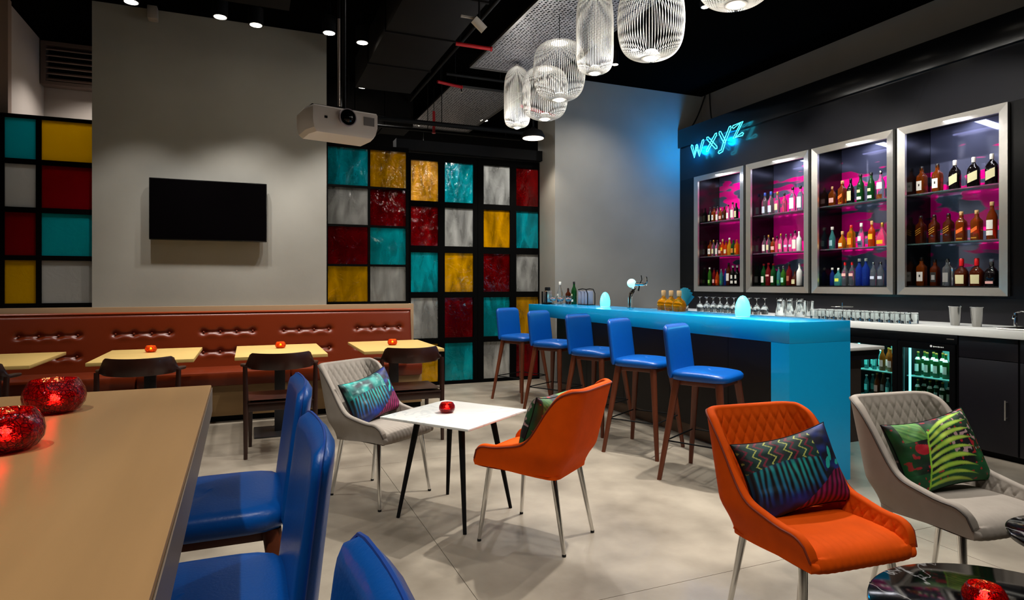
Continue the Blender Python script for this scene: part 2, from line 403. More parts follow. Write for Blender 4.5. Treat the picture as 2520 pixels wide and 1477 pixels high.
base_unit(4.36, 5.45, 'black base cabinet just left of the bottle fridge behind the bar', 4.45)
base_unit(5.46, 7.68, 'long black base cabinet at the far end of the back counter', 5.55)

# ------------------------------------------------------------------ bottle wall
cab = thing('bottle_cabinet', 'tall black back bar cabinet with four steel framed bottle cases', 'cabinet', (0, 0, 0))
NZ0, NZ1 = 1.25, 2.88
b = MB(); b.bb(5.90, 6.29, 2.3, 7.695, 2.885, 3.36); b.build('top_panel', M('cabinet_graphite', '1d1d20', .2), cab, smooth=0)
b = MB(); b.bb(5.86, 6.29, 2.3, 7.695, 3.362, 3.63, .004); b.build('cornice', m_blackgloss, cab)
b = MB(); b.bb(5.90, 6.29, 2.3, 7.695, 1.225, 1.335); b.build('bottom_panel', m_blackgloss, cab, smooth=0)
FY = [3.29+1.022*k for k in range(4)]
edges = [2.3]+[q for f in FY for q in (f+.05, f+.927)]+[7.695]
for k in range(0, len(edges), 2):
    b = MB(); b.bb(5.90, 6.29, edges[k], edges[k+1], 1.336, 2.884); b.build('divider', m_blackgloss, cab, smooth=0)
caseN = ['rightmost', 'third', 'second', 'leftmost']   # named from the left, nearest first
for k, f in enumerate(FY):
    fr = link('display_frame', None, cab); y0, y1 = f, f+.977; w = .072
    fr['label'] = caseN[k]+' steel frame'
    def bar4(P, Q):  # mitred bar: outer edge P0->P1, inner edge Q0->Q1 (y,z)
        b = MB(); ring = []
        for (yy, zz), xo in ((P[0], 5.898), (P[0], 5.862), (Q[0], 5.872), (Q[0], 5.898)): ring.append(Vector((xo, yy, zz)))
        ring2 = []
        for (yy, zz), xo in ((P[1], 5.898), (P[1], 5.862), (Q[1], 5.872), (Q[1], 5.898)): ring2.append(Vector((xo, yy, zz)))
        b.loft([ring, ring2]); return b
    O = [(y0, NZ0), (y1, NZ0), (y1, NZ1), (y0, NZ1)]; I = [(y0+w, NZ0+w), (y1-w, NZ0+w), (y1-w, NZ1-w), (y0+w, NZ1-w)]
    for q in range(4): bar4((O[q], O[(q+1) % 4]), (I[q], I[(q+1) % 4])).build('bar', m_steel, fr, smooth=0)
    b = MB(); b.bb(6.275, 6.285, y0+.052, y1-.052, 1.336, 2.884); b.build('back_panel', m_dash, cab, smooth=0)
    for z in (2.222, 1.742):
        b = MB(); b.bb(5.93, 6.26, y0+.052, y1-.052, z-.012, z, .002); b.build('shelf', m_shelfglass, cab)
    b = MB(); b.bb(5.93, 5.95, y0+.06, y1-.06, 2.862, 2.876); b.build('light_strip', M('case_fill_led', 'ffffff', .5, emis='e8e4ff', es=1.2), cab, smooth=0)  # glowing strip added to brighten the case, not a known fitting
    lamp('AREA', 'case_fill_light', (5.96, (y0+y1)/2, 2.855), 3.5, (.92, .92, 1), ((6.12, (y0+y1)/2, 1.4)), sx=.1, sy=.8, parent=cab)  # added fill lamp for the bottles and back panel

# neon sign
sg = thing('neon_sign', 'glowing cyan neon sign reading wxyz on the dark cabinet', 'sign', (5.79, 0, 0))
STK = {'w': [[(0, .62), (.22, 0), (.42, .55)], [(.42, .55), (.62, 0), (.95, .72)]],
       'x': [[(.02, .68), (.72, .02)], [(.70, .74), (0, 0)]],
       'y': [[(.0, .70), (.36, .14)], [(.78, .80), (.36, .14), (.16, -.30), (-.06, -.34)]],
       'z': [[(.0, .62), (.62, .74), (.06, .04), (.66, .12)]]}
def capsule(path, r, y, z, sc):
    """outline loop around a stroke"""
    P = [Vector((a, 0, c)) for a, c in path]; L = []; R = []
    for i, p in enumerate(P):
        d = (P[min(i+1, len(P)-1)]-P[max(i-1, 0)]).normalized(); n = Vector((-d.z, 0, d.x))
        L.append(p+n*r); R.append(p-n*r)
    d0 = (P[1]-P[0]).normalized(); d1 = (P[-1]-P[-2]).normalized()
    loop = L+[P[-1]+d1*r]+R[::-1]+[P[0]-d0*r]
    return [(0, y-q.x*sc, z+q.z*sc) for q in loop]
y = 7.285
for ch, wdt, dz in (('w', .27, 0), ('x', .21, .035), ('y', .21, .055), ('z', .2, .10)):
    b = MB()
    for st in STK[ch]:
        b.tube(capsule(st, .078, y, 3.155+dz*.8, .25), .0046, 6, closed=True)
    b.build('letter', neon('30e0ff', 7), sg); y -= wdt*1.2
b = MB()
for yy in (7.2, 6.95, 6.7, 6.45): b.cyl((0, yy, 3.26), (.105, yy, 3.26), .005, n=6)
b.build('standoff', m_black, sg)
lamp('POINT', 'neon_light', (5.80, 7.25, 3.26), 18, (.0, .32, 1), size=.06, parent=sg)
lamp('POINT', 'neon_light', (5.80, 6.72, 3.28), 11, (.0, .32, 1), size=.06, parent=sg)

# hanging cables right of the grey wall
for i, (p, q) in enumerate((((6.28, 7.60, 4.17), (5.95, 7.50, 3.64)), ((6.28, 7.50, 4.17), (5.95, 7.05, 3.64)))):
    p, q = Vector(p), Vector(q); b = MB()
    b.tube([p.lerp(q, t/10)+Vector((0, 0, -.10*math.sin(PI*t/10)*(1 if i else .5))) for t in range(11)], .011, 6)
    tag(b.build('cable', m_rubber), ['black cable hanging nearest the grey wall above the neon sign', 'black cable sagging further right above the neon sign'][i], 'cable')

# ------------------------------------------------------------------ ceiling equipment
def bx_thing(name, label, cat, x0, x1, y0, y1, z0, z1, mat, seams=0):
    t = thing(name, label, cat, ((x0+x1)/2, (y0+y1)/2, z0)); L = y1-y0
    w = x1-x0; h = z1-z0
    along_y = L >= w
    n = max(1, seams); sec = (L if along_y else w)/n
    for k in range(n):
        b = MB()
        if along_y: b.bb(-w/2, w/2, -L/2+k*sec+.01, -L/2+(k+1)*sec-.01, .012, h, .004)
        else: b.bb(-w/2+k*sec+.01, -w/2+(k+1)*sec-.01, -L/2, L/2, .012, h, .004)
        b.build('duct_section', mat, t)
        b = MB()
        if along_y: b.bb(-w/2-.012, w/2+.012, -L/2+k*sec, -L/2+k*sec+.022, 0, h)
        else: b.bb(-w/2+k*sec, -w/2+k*sec+.022, -L/2-.012, L/2+.012, 0, h)
        b.build('flange', mat, t, smooth=0)
    return t
bx_thing('air_duct', 'dark rectangular duct on the ceiling right of the projector', 'duct', 1.22, 1.92, 4.2, 8.05, 3.80, CZ, m_duct, 4)
bx_thing('air_duct', 'dark duct crossing above the glass door at the back', 'duct', .95, 2.2, 9.0, 9.6, 3.62, CZ, m_duct, 3)
bx_thing('air_duct', 'wide dark duct high above the white marble table', 'duct', -.4, .35, 2.2, 6.4, 3.95, CZ, m_duct, 3)
for i, (p, q, r) in enumerate((((.9, 7.9, 3.42), (3.7, 7.9, 3.42), .03), ((.9, 8.6, 3.5), (3.7, 8.6, 3.5), .022), ((2.12, 4.2, 3.98), (2.12, 8.9, 3.98), .02), ((2.2, 7.36, 3.9), (3.6, 7.36, 3.9), .018))):
    t = thing('conduit', ['thick black conduit above the coloured window and door', 'thin black conduit behind the door track', 'black conduit running lengthwise beside the ceiling duct', 'black conduit between the two perforated ceiling panels'][i], 'pipe', p)
    p, q = Vector(p), Vector(q); b = MB(); b.cyl((0, 0, 0), q-p, r, n=10); b.build('pipe', m_black, t)
    for f in (.08, .5, .92):
        c = (q-p)*f; b = MB(); b.cyl(c, (c.x, c.y, CZ-p.z), .005, n=6); b.build('hanger', m_black, t)
def red_pipe(p, q, lab, head=True):
    t = thing('sprinkler_pipe', lab, 'pipe', p); p, q = Vector(p), Vector(q)
    b = MB(); b.cyl((0, 0, 0), q-p, .02, n=10); b.build('pipe', m_red, t)
    b = MB(); b.cyl((q-p)*.98, (q-p)*1.02, .026, n=10); b.build('coupling', m_red, t)
    c = (q-p)*.12; b = MB(); b.cyl(c, (c.x, c.y, CZ-p.z), .004, n=6); b.build('hanger', m_black, t)
    if head:
        b = MB(); b.cyl(q-p, q-p+Vector((0, 0, -.06)), .008, n=8); b.cyl(q-p+Vector((0, 0, -.06)), q-p+Vector((0, 0, -.065)), .02, n=10)
        b.build('sprinkler_head', m_chrome, t)
red_pipe((2.20, 7.75, 3.92), (2.55, 7.85, 3.92), 'short red sprinkler pipe left of the far perforated panel')
red_pipe((1.44, 3.95, 3.555), (1.55, 4.12, 3.483), 'red sprinkler pipe end above the small white spotlight')
red_pipe((2.00, 6.35, 3.88), (2.38, 6.30, 3.86), 'red sprinkler pipe left of the near perforated panel', False)
red_pipe((3.15, 7.3, 3.60), (3.62, 7.3, 3.52), 'red sprinkler pipe behind the far wire pendants', False)
red_pipe((3.55, 3.95, 4.16), (3.55, 3.95, 3.85), 'red vertical sprinkler drop by the nearest wire pendant')
red_pipe((2.36, 8.5, 3.75), (2.36, 8.5, 3.45), 'red vertical sprinkler drop above the glass door', False)

def perf_panel(x0, x1, y0, y1, z, label):
    t = thing('perforated_panel', label, 'ceiling panel', ((x0+x1)/2, (y0+y1)/2, z)); w, l = (x1-x0)/2, (y1-y0)/2
    b = MB(); b.bb(-w+.03, w-.03, -l+.03, l-.03, .012, .014); b.build('mesh_sheet', m_perf, t, smooth=0)
    m = M('panel_frame', '6e6d6c', .35, metal=.7)
    for a in ((-w, w, -l, -l+.03), (-w, w, l-.03, l), (-w, -w+.03, -l+.03, l-.03), (w-.03, w, -l+.03, l-.03)):
        b = MB(); b.bb(*a, 0, .03); b.build('edge_rail', m, t, smooth=0)
    for sx_ in (-1, 1):
        for sy_ in (-1, 1):
            b = MB(); b.cyl((sx_*(w-.1), sy_*(l-.1), .012), (sx_*(w-.1), sy_*(l-.1), CZ-z), .004, n=6); b.build('hanger_rod', m_black, t)
perf_panel(2.44, 3.47, 4.75, 7.2, 3.95, 'large perforated steel ceiling panel above the wire pendants')
perf_panel(2.44, 3.47, 7.95, 10.3, 3.95, 'smaller perforated steel ceiling panel towards the glass door')

# downlights --------------------------------------------------------
def downlight(loc, label, power, target, angle=75, r=.06, col=NEUT, blend=.6, group=None, h=.16, es=None):
    t = thing('downlight', label, 'ceiling light', loc, 0, group)
    b = MB(); b.lathe([(r+.012, 0), (r+.012, h), (.02, h+.02), (.02, CZ-loc[2])], 20); b.build('housing', m_black, t)
    b = MB(); b.cyl((0, 0, -.002), (0, 0, .012), r, n=20); b.build('lens', m_led if es is None else M('lamp_lens_%d' % es, 'ffffff', .5, emis='fff2dc', es=es), t)
    d = (Vector(target)-Vector(loc)).normalized()
    lamp('SPOT', 'downlight_lamp', Vector(loc)+d*.03+Vector((0, 0, -.01)), power, col, target, angle, blend, .04, t)
    return t
TVL = [((-.975, 6.51, 3.87), 'ceiling downlight above the upper left of the television wall'),
       ((-.255, 6.552, 3.87), 'ceiling downlight above the middle of the television wall'),
       ((.058, 6.622, 3.87), 'ceiling downlight just right of the middle of the television wall'),
       ((.737, 6.55, 3.87), 'dazzling ceiling downlight above the projector rod'),
       ((1.086, 6.68, 3.87), 'ceiling downlight right of the projector rod')]
for (p, lb) in TVL:
    downlight(p, lb, 95, (p[0], p[1]+.40, 0), 74, col=NEUT, es=40 if 'dazz' in lb else None, r=.055)
# fill downlights added to light the seating (some out of frame)
RL = [((-.9, 4.3, 4.0), (-.9, 4.5, 0), 'over the chairs at the bench tables'), ((.9, 4.9, 4.0), (.9, 5.1, 0), 'over the gap between bench and marble table'),
      ((3.6, 2.0, 4.0), (2.2, 2.3, 0), 'over the orange and taupe chairs'), ((.6, 1.2, 4.0), (.9, 1.9, 0), 'over the tall counter table stools'),
      ((2.4, .2, 4.0), (2.2, 1.0, 0), 'over the black marble tables'), ((-1.0, .6, 4.0), (-.8, 1.3, 1), 'over the tall counter table'),
      ((-3.2, 4.5, 4.0), (-2.6, 5.5, 0), 'at the far left of the room')]
RP = [95, 75, 85, 80, 70, 170, 85]
for (p, q, lb), pw in zip(RL, RP): downlight(p, 'added round black fill downlight '+lb, pw, q, 85)
downlight((3.25, 3.55, 4.02), 'black ceiling spot between the two nearest wire pendants', 470, (1.5, 3.2, 0), 78, blend=.8)
downlight((3.3, 1.3, 4.02), 'added black ceiling spot brightening the near end of the blue bar', 140, (3.55, 3.1, .4), 60)  # spot added above the view to lift the blue end panel
# spots on the bottle wall
for i, yy in enumerate((3.7, 4.9, 6.1)):
    downlight((4.05, yy, 4.02), 'black ceiling spot aimed at the %s part of the bottle wall' % ['near', 'middle', 'far'][i], 210, (6.1, yy, 1.75), 60, r=.035)
# grey wall washer
downlight((4.1, 6.6, 4.02), 'black ceiling spot washing the grey wall beside the bar', 80, (4.4, 7.7, .9), 110, blend=1., r=.035)
# back rooms
for i, (p, q, pw) in enumerate((((-1.5, 8.3, 4.0), (-1.6, 8.4, 0), 55), ((1.4, 8.6, 4.0), (1.4, 8.8, 0), 95), ((2.3, 9.75, 3.95), (2.4, 9.0, 0), 330), ((3.5, 9.6, 4.0), (3.5, 9.0, 0), 330), ((2.6, 10.4, 4.0), (2.6, 11, 1), 100), ((0.1, 8.3, 4.0), (.1, 8.3, 0), 60))):
    downlight(p, 'ceiling downlight in the back room '+['behind the left window', 'behind the right window', 'behind the left door leaf', 'behind the right door leaf', 'near the far wall', 'behind the television wall'][i], pw, q, 120)
for i, (x0, x1) in enumerate(((2.55, 2.97), (3.07, 3.44))):
    t = thing('light_tube', ['left', 'right'][i]+' linear light tube glowing above the door in the back room', 'ceiling light', ((x0+x1)/2, 10.6, 3.74)); L = (x1-x0)/2
    b = MB(); b.cyl((-L, 0, 0), (L, 0, 0), .013, n=10); b.build('tube', M('tube_led', 'ffffff', .5, emis='ffe0c8', es=2.5), t)
    b = MB(); b.bb(-L, L, -.02, .02, .012, .04); b.cyl((0, 0, .04), (0, 0, CZ-3.74), .005, n=6); b.build('housing', m_black, t)
# dome pendant above door
t = thing('dome_pendant', 'black dome pendant with bright white disc in front of the glass door', 'ceiling light', (3.44, 7.55, 3.27))
b = MB(); b.lathe([(.15, 0), (.155, .02), (.12, .09), (.03, .13), (.012, .15), (.012, CZ-3.27)], 24); b.build('shade', m_black, t)
b = MB(); b.cyl((0, 0, -.004), (0, 0, .006), .138, n=24); b.build('diffuser', M('dome_led', 'ffffff', .5, emis='ffe9cc', es=3), t)
lamp('SPOT', 'dome_lamp', (3.44, 7.55, 3.25), 60, WARM, (3.44, 7.55, 0), 120, .6, .1, t)
# white track spotlight
t = thing('spotlight', 'small white cylindrical spotlight on a black bracket below the ceiling', 'ceiling light', (1.78, 5.0, 3.53))
rt = Matrix.Rotation(math.radians(-50), 3, 'Y')
b = MB(); b.cyl(rt @ Vector((0, 0, -.06)), rt @ Vector((0, 0, .06)), .036, n=18); b.build('head', M('spot_white', 'cfc8bc', .5), t)
b = MB(); b.cyl((0, 0, 0), (0, .0, .265), .008, n=8); b.build('stem', m_black, t)
b = MB(); b.bb(-.16, -.01, -.01, .01, .04, .055); b.build('bracket', M('bracket_grey', 'a09a92', .5), t)
# small box fixture on the wall
t = thing('wall_sensor', 'small pale box fixed at the top of the television wall', 'sensor', (-.905, 7.30, 4.03))
b = MB(); b.bb(-.045, .045, -.05, .07, 0, .13, .008); b.build('case', M('sensor_grey', '8a837c', .5), t)
b = MB(); b.bb(-.03, .03, .07, .12, .04, .09); b.build('bracket', m_black, t)
# air grille
t = thing('air_grille', 'ribbed air grille box high in the back room corner', 'vent', (-1.70, 8.80, 3.66))
b = MB()
for a in ((-.52, .62, -.02, .14, 0, .04), (-.52, .62, -.02, .14, .46, .50), (-.52, -.47, -.02, .14, .04, .46), (.57, .62, -.02, .14, .04, .46)): b.bb(*a)
b.build('frame', M('grille_frame', '6b5a52', .5), t, smooth=0)
b = MB(); b.bb(-.47, .57, .10, .14, .04, .46); b.build('back_plate', m_black, t, smooth=0)
for k in range(6):
    b = MB(); b.box((.05, .03, .075+k*.07), (1.04, .07, .012), rot=Matrix.Rotation(.5, 3, 'X')); b.build('slat', M('grille_slat', '8d7468', .45), t, smooth=0)

# ------------------------------------------------------------------ wire pendants
def pendant_mesh(R, Hh, kind):
    N = 68; prof = []
    if kind == 'tall': ctl = [(.10, 1.0), (.42, .965), (.72, .90), (.92, .80), (1, .62), (1, .40), (1, .24), (.97, .13), (.86, .055), (.62, .015), (.30, 0)]
    else: ctl = [(.30, 1.0), (.58, .975), (.82, .90), (.95, .78), (1, .60), (1, .45), (.965, .29), (.88, .16), (.72, .065), (.48, .012), (.25, 0)]
    # Catmull-Rom resample
    P = []
    for i in range(len(ctl)-1):
        p0 = ctl[max(i-1, 0)]; p1 = ctl[i]; p2 = ctl[i+1]; p3 = ctl[min(i+2, len(ctl)-1)]
        for t in (0, 1/3, 2/3):
            P.append(tuple(.5*((2*b_)+(-a+c)*t+(2*a-5*b_+4*c-d)*t*t+(-a+3*b_-3*c+d)*t**3) for a, b_, c, d in zip(p0, p1, p2, p3)))
    P.append(ctl[-1])
    b = MB()
    for k in range(N):
        a = 2*PI*k/N
        b.tube([(R*r*math.cos(a), R*r*math.sin(a), Hh*z) for r, z in P], .0021, 4)
    return b.mesh('wire_cage', m_wire, 60)
PM = {'tall': pendant_mesh(.152, .72, 'tall'), 'round': pendant_mesh(.25, .55, 'round')}
def pendant(kind, x, y, z, label):
    R, Hh = (.152, .72) if kind == 'tall' else (.25, .55)
    t = thing('wire_pendant', label, 'pendant lamp', (x, y, z), 0, 'white wire cage pendants above the bar stools')
    link('wire_cage', PM[kind], t)
    q = R*(.12 if kind == 'tall' else .31)+.006
    b = MB(); b.lathe([(q, Hh-.006), (q, Hh+.008), (.012, Hh+.02)], 24); b.build('top_cap', m_wire, t)
    q = R*(.31 if kind == 'tall' else .26)+.006
    b = MB(); b.lathe([(q*.55, -.006), (q, -.004), (q, .02), (q*.7, .05)], 24); b.build('lamp_holder', m_wire, t)
    b = MB(); b.cyl((0, 0, -.013), (0, 0, -.007), q*.5, n=20); b.build('led', m_led_hot, t)
    b = MB(); b.cyl((0, 0, .05), (0, 0, .056), q*.6, n=16); b.build('up_light', M('pendant_up', 'ffffff', .5, emis='fff4e4', es=10), t)
    b = MB(); b.cyl((0, 0, Hh+.018), (0, 0, CZ-z), .003, n=6); b.build('cord', m_black, t)
    b = MB(); b.cyl((0, 0, CZ-z-.03), (0, 0, CZ-z), .05, n=16); b.build('canopy', m_black, t)
    lamp('SPOT', 'pendant_lamp', (x, y, z-.02), 58, NEUT, (x, y, 0), 128, .4, .018, t)
    lamp('POINT', 'pendant_glow', (x, y, z+.10), 6, NEUT, size=.03, parent=t)
pendant('tall', 2.896, 6.81, 3.19, 'tall narrow wire pendant, farthest of the row')
pendant('round', 2.98, 6.23, 3.157, 'small looking round wire pendant overlapping the farthest tall one')
pendant('round', 2.764, 5.457, 3.136, 'round wire pendant in the middle of the row')
pendant('tall', 2.625, 4.54, 3.09, 'tall narrow wire pendant nearer the middle, cut by the top edge')
pendant('round', 2.817, 4.027, 3.07, 'large looking round wire pendant cut by the top edge')
pendant('round', 2.81, 3.11, 3.10, 'nearest wire pendant, only its bright bottom showing at the top edge')

# ------------------------------------------------------------------ television, projector
t = thing('television', 'black flat television mounted on the grey wall', 'television', (-.384, 7.33, 2.121))
b = MB(); b.bb(-.557, .557, -.012, .04, -.315, .315, .006); b.build('casing', m_blackgloss, t)
b = MB(); b.bb(-.547, .547, -.0135, -.0115, -.303, .305); b.build('screen', m_screen, t, smooth=0)
b = MB(); b.bb(-.2, .2, .04, .085, -.15, .15); b.build('wall_bracket', m_black, t, smooth=0)

t = thing('projector', 'white ceiling projector hanging in front of the television wall', 'projector', (.60, 4.72, 2.43), math.radians(13))
b = MB()
pr = [(-.245, -.17), (.225, -.17), (.255, -.06), (.255, .16), (-.255, .16), (-.27, -.05)]
rings = [[Vector((x*k, y*k, z)) for x, y in pr] for z, k in ((-.025, .86), (.0, .95), (.05, 1.), (.14, 1.), (.155, .97))]
b.loft(rings); b.build('body', m_proj, t, smooth=25)
b = MB(); b.cyl((-.005, -.165, .092), (-.005, -.195, .092), .062, n=28); b.build('lens_ring', M('proj_ring', '9a8f94', .3), t)
b = MB(); b.lathe([(.055, 0), (.05, -.012), (.02, .012), (.0001, .015)], 24, M_=Matrix.Rotation(PI/2, 3, 'X'), c=(-.005, -.196, .092)); b.build('lens', m_screen, t)
b = MB(); b.bb(.12, .20, -.1725, -.166, .06, .12); b.build('vent', M('proj_vent', '6e6a68', .6), t, smooth=0)
b = MB(); b.bb(-.165, -.145, -.174, -.166, .07, .085); b.build('sensor', m_black, t, smooth=0)
b = MB(); b.bb(-.24, .24, -.14, .14, .15, .165); b.bb(-.1, .1, -.08, .08, .165, .19); b.build('mount_plate', m_black, t, smooth=0)
b = MB(); b.cyl((.0, 0, .19), (.0, 0, .85), .009, n=10); b.build('rod', M('rod_pale', 'b9aaa0', .35, metal=.6), t)
b = MB(); b.cyl((.0, 0, .85), (.0, 0, CZ-2.43), .009, n=10); b.cyl((.04, 0, .19), (.04, 0, CZ-2.43), .011, n=10); b.build('upper_pole', m_black, t)

# ------------------------------------------------------------------ banquette
bn = thing('banquette', 'long rust leather banquette with buttoned back along the low wall', 'bench', (0, 0, 0))
BX0, BX1 = -3.7, 1.75
btn = [(-2.01+.785*g+.157*k, z) for g in range(-2, 5) for k in range(4) for z in (.855, .65)]
def back_fn(u, v):
    x = BX0+(BX1-BX0)*u; z = .47+(1.06-.47)*v
    y = 7.205+.10*v**1.0; d = 0
    e = min(x-BX0, BX1-x)
    if e < .03: d += .03*(1-e/.03)**2
    if v > .93: d += .05*((v-.93)/.07)**2.5
    for (bx, bz) in btn:
        dx = x-bx; dz = z-bz
        if abs(dx) < .2 and abs(dz) < .12:
            d += .026*math.exp(-(dx*dx+dz*dz)/.0011)
    for g in range(-2, 5):
        xa = -2.01+.785*g; xb = xa+.471
        if xa-.05 < x < xb+.05:
            q = 1 if xa <= x <= xb else max(0, 1-min(abs(x-xa), abs(x-xb))/.05)
            for bz in (.855, .65):
                d += .013*q*math.exp(-((z-bz)/.013)**2)
                d -= .006*q*math.exp(-((z-bz+.035)/.025)**2)
    return (x, min(7.355, y+d), z)
b = MB(); b.grid(back_fn, 480, 60)
b.bb(BX0, BX1, 7.32, 7.362, .45, 1.055); b.build('backrest', m_leather_r, bn, smooth=70)
bt_ = MB(); bt_.sphere((0, 0, 0), .011, 10, 6); bme = bt_.mesh('button', m_leather_r, 60)
for (bx, bz) in btn:
    if BX0+.05 < bx < BX1-.05: link('button', bme, bn, (bx, 7.205+.10*(bz-.47)/.59+.012, bz))
b = MB(); b.tube([(BX0, 7.315, 1.058), (BX1, 7.315, 1.058)], .012, 8); b.build('top_piping', M('rust_piping', '93390f', .3), bn)
xx = BX0
for k in range(4):
    w = (BX1-BX0)/4; b = MB(); b.bb(xx+.002, xx+w-.002, 6.74, 7.30, .36, .50, .028); b.build('seat_cushion', m_leather_r, bn); xx += w
b = MB(); b.bb(BX0, BX1, 6.80, 7.36, .06, .358); b.build('base', m_benchbase, bn, smooth=0)
b = MB(); b.bb(BX0, BX1, 6.84, 7.36, 0, .06); b.build('plinth', m_black, bn, smooth=0)

# ------------------------------------------------------------------ bench tables
m_ped = M('pedestal_grey', '3b3a3c', .4, metal=.5)
dt = thing('bench_table', '', 'table', (0, 0, 0), 0, 'pale wood tables along the banquette')
b = MB(); b.bb(-.37, .37, -.51, .51, .722, .75, .003); b.build('tabletop', m_oak, dt)
b = MB(); b.bb(-.045, .045, -.03, .03, .012, .70, .004); b.build('column', m_ped, dt)
b = MB(); b.bb(-.22, .22, -.225, .225, 0, .012, .003); b.build('base_plate', m_ped, dt)
b = MB(); b.bb(-.16, .16, -.25, .25, .70, .722); b.build('mounting_plate', m_black, dt, smooth=0)
TX = [(-1.875, 6.20, 'pale wood bench table cut by the left edge of the photo'), (-.785, 6.195, 'pale wood bench table left of centre under the television'),
      (.257, 6.17, 'pale wood bench table right of the television wall middle'), (1.315, 6.215, 'pale wood bench table nearest the coloured glass door')]
for i, (x, y, lb) in enumerate(TX):
    if i == 0: dt.location = (x, y, 0); dt['label'] = lb
    else: dup(dt, (x, y, 0), 0, lb)

# ------------------------------------------------------------------ dark wood elbow chairs
ch = thing('wooden_armchair', '', 'chair', (0, 0, 0), 0, 'dark wooden armchairs at the bench tables')
b = MB()
def seat_fn(u, v):
    x = (u-.5)*.48; y = (v-.5)*.44; return (x, y, .455-.02*(1-(2*u-1)**2)*(1-(2*v-1)**2))
b.grid(seat_fn, 20, 20); b.bb(-.24, .24, -.22, .22, .425, .437, .003); b.build('seat', m_darkwood, ch)
for sx_ in (-1, 1):
    b = MB(); b.tube([(sx_*.258, -.20, 0), (sx_*.256, -.195, .45), (sx_*.262, -.17, .715)], [.015, .021, .017], 12); b.build('leg', m_darkwood, ch)
    b = MB(); b.tube([(sx_*.225, .20, 0), (sx_*.222, .195, .44)], [.014, .02], 12); b.build('leg', m_darkwood, ch)
    b = MB(); b.bb(sx_*.235-.012, sx_*.235+.012, -.19, .19, .36, .42, .003); b.build('side_rail', m_darkwood, ch)
b = MB(); b.bb(-.245, .245, -.205, -.18, .365, .425, .003); b.build('rear_rail', m_darkwood, ch)
b = MB(); b.bb(-.215, .215, .18, .205, .365, .425, .003); b.build('front_rail', m_darkwood, ch)
rings = []; NP = 33
for i in range(NP):
    t_ = -1+2*i/(NP-1); a = t_*1.28
    px = .278*math.sin(a)/math.sin(1.28); py = -.285+.30*(1-math.cos(a))/(1-math.cos(1.28))*1.0
    q = abs(t_); w_ = min(1, max(0, (q-.67)/.07)); w_ = w_*w_*(3-2*w_); hgt = .066-.053*w_; thk = .011+.019*w_; zc = .684+hgt+.012*w_
    if q > .96: hgt *= .8; thk *= .75
    nx, ny = math.sin(a), -math.cos(a)*.8
    ln = math.hypot(nx, ny); nx /= ln; ny /= ln; ring = []
    for k in range(10):
        w = 2*PI*k/10; cc = math.cos(w); ss = math.sin(w)
        cc = math.copysign(abs(cc)**.6, cc); ss = math.copysign(abs(ss)**.6, ss)
        ring.append(Vector((px+nx*thk*cc, py+ny*thk*cc, zc+hgt*ss)))
    rings.append(ring)
b = MB(); b.loft(rings); b.build('backrest', m_darkwood, ch, smooth=60)
CXY = [(-1.80, 5.50, 'dark wooden armchair at the far left table, only its right arm in view'), (-.752, 5.50, 'dark wooden armchair at the table under the television, legs hidden by the counter table'),
       (.23, 5.48, 'dark wooden armchair with tag, standing behind the blue stools at the tall counter table'), (1.29, 5.50, 'dark wooden armchair at the table nearest the glass door, behind the taupe chair')]
CXY[2] = (.23, 5.48, 'dark wooden armchair seen from behind between tall counter table and taupe chair')
for i, (x, y, lb) in enumerate(CXY):
    if i == 0: ch.location = (x, y, 0); ch['label'] = lb
    else: dup(ch, (x, y, 0), 0, lb)

# ------------------------------------------------------------------ blue bar stools
st = thing('bar_stool', '', 'bar stool', (0, 0, 0), 0, 'blue leather bar stools at the bar')
def rsq(w, d, n=40, p=5):   # superellipse outline
    out = []
    for k in range(n):
        t = 2*PI*k/n; c, s_ = math.cos(t), math.sin(t); r = (abs(c)**p+abs(s_)**p)**(-1/p); out.append((w*r*c, d*r*s_))
    return out
b = MB(); R_ = []
for z, k in ((.690, .90), (.692, .965), (.703, .995), (.722, 1.), (.738, .985), (.749, .93), (.755, .80), (.758, .5), (.759, .1)):
    R_.append([Vector((x*k, y*k+.005, z-(.010*max(0, (y/.2))**2 if z > .73 else 0))) for x, y in rsq(.215, .205)])
b.loft(R_); b.build('seat', m_leather_b, st, smooth=60)
def stool_back(t, wx, z0, z1, thick, curve, lean):
    b = MB(); nu, nv = 26, 22; P = {}
    def mid(x, z):
        f = (z-z0)/(z1-z0); return -.185-lean*f-curve*(1-(x/wx)**2)
    rings = []
    for j in range(nv):
        f = j/(nv-1); z = z0+(z1-z0)*f
        kx = 1 if f < .85 else math.sqrt(max(.02, 1-((f-.85)/.15)**2))*.25+.75
        kt = 1 if .06 < f < .93 else (math.sqrt(max(.01, 1-((f-.93)/.07)**2)) if f >= .93 else .5+.5*f/.06)
        kt *= 1-.15*f
        ring = []
        for i in range(nu):
            a = 2*PI*i/nu; c, s_ = math.cos(a), math.sin(a)
            c = math.copysign(abs(c)**.45, c); s_ = math.copysign(abs(s_)**.45, s_); x = wx*kx*c
            ring.append(Vector((x, mid(x, z)+thick*kt*s_, z)))
        rings.append(ring)
    b.loft(rings); o = b.build('backrest', m_leather_b, t, smooth=60)
    b = MB(); pts = []
    def KX(f): return 1 if f < .85 else math.sqrt(max(.02, 1-((f-.85)/.15)**2))*.25+.75
    for q in range(24): f = .04+.95*q/23; x = -wx*KX(f)*1.0; pts.append((x, mid(x, z0+(z1-z0)*f), z0+(z1-z0)*f))
    for q in range(1, 12): x = -wx*KX(.99)+2*wx*KX(.99)*q/12; pts.append((x, mid(x, z1), z1))
    for q in range(24): f = .99-.95*q/23; x = wx*KX(f)*1.0; pts.append((x, mid(x, z0+(z1-z0)*f), z0+(z1-z0)*f))
    b.tube(pts, .0032, 5); b.build('seam', m_seam_b, o)
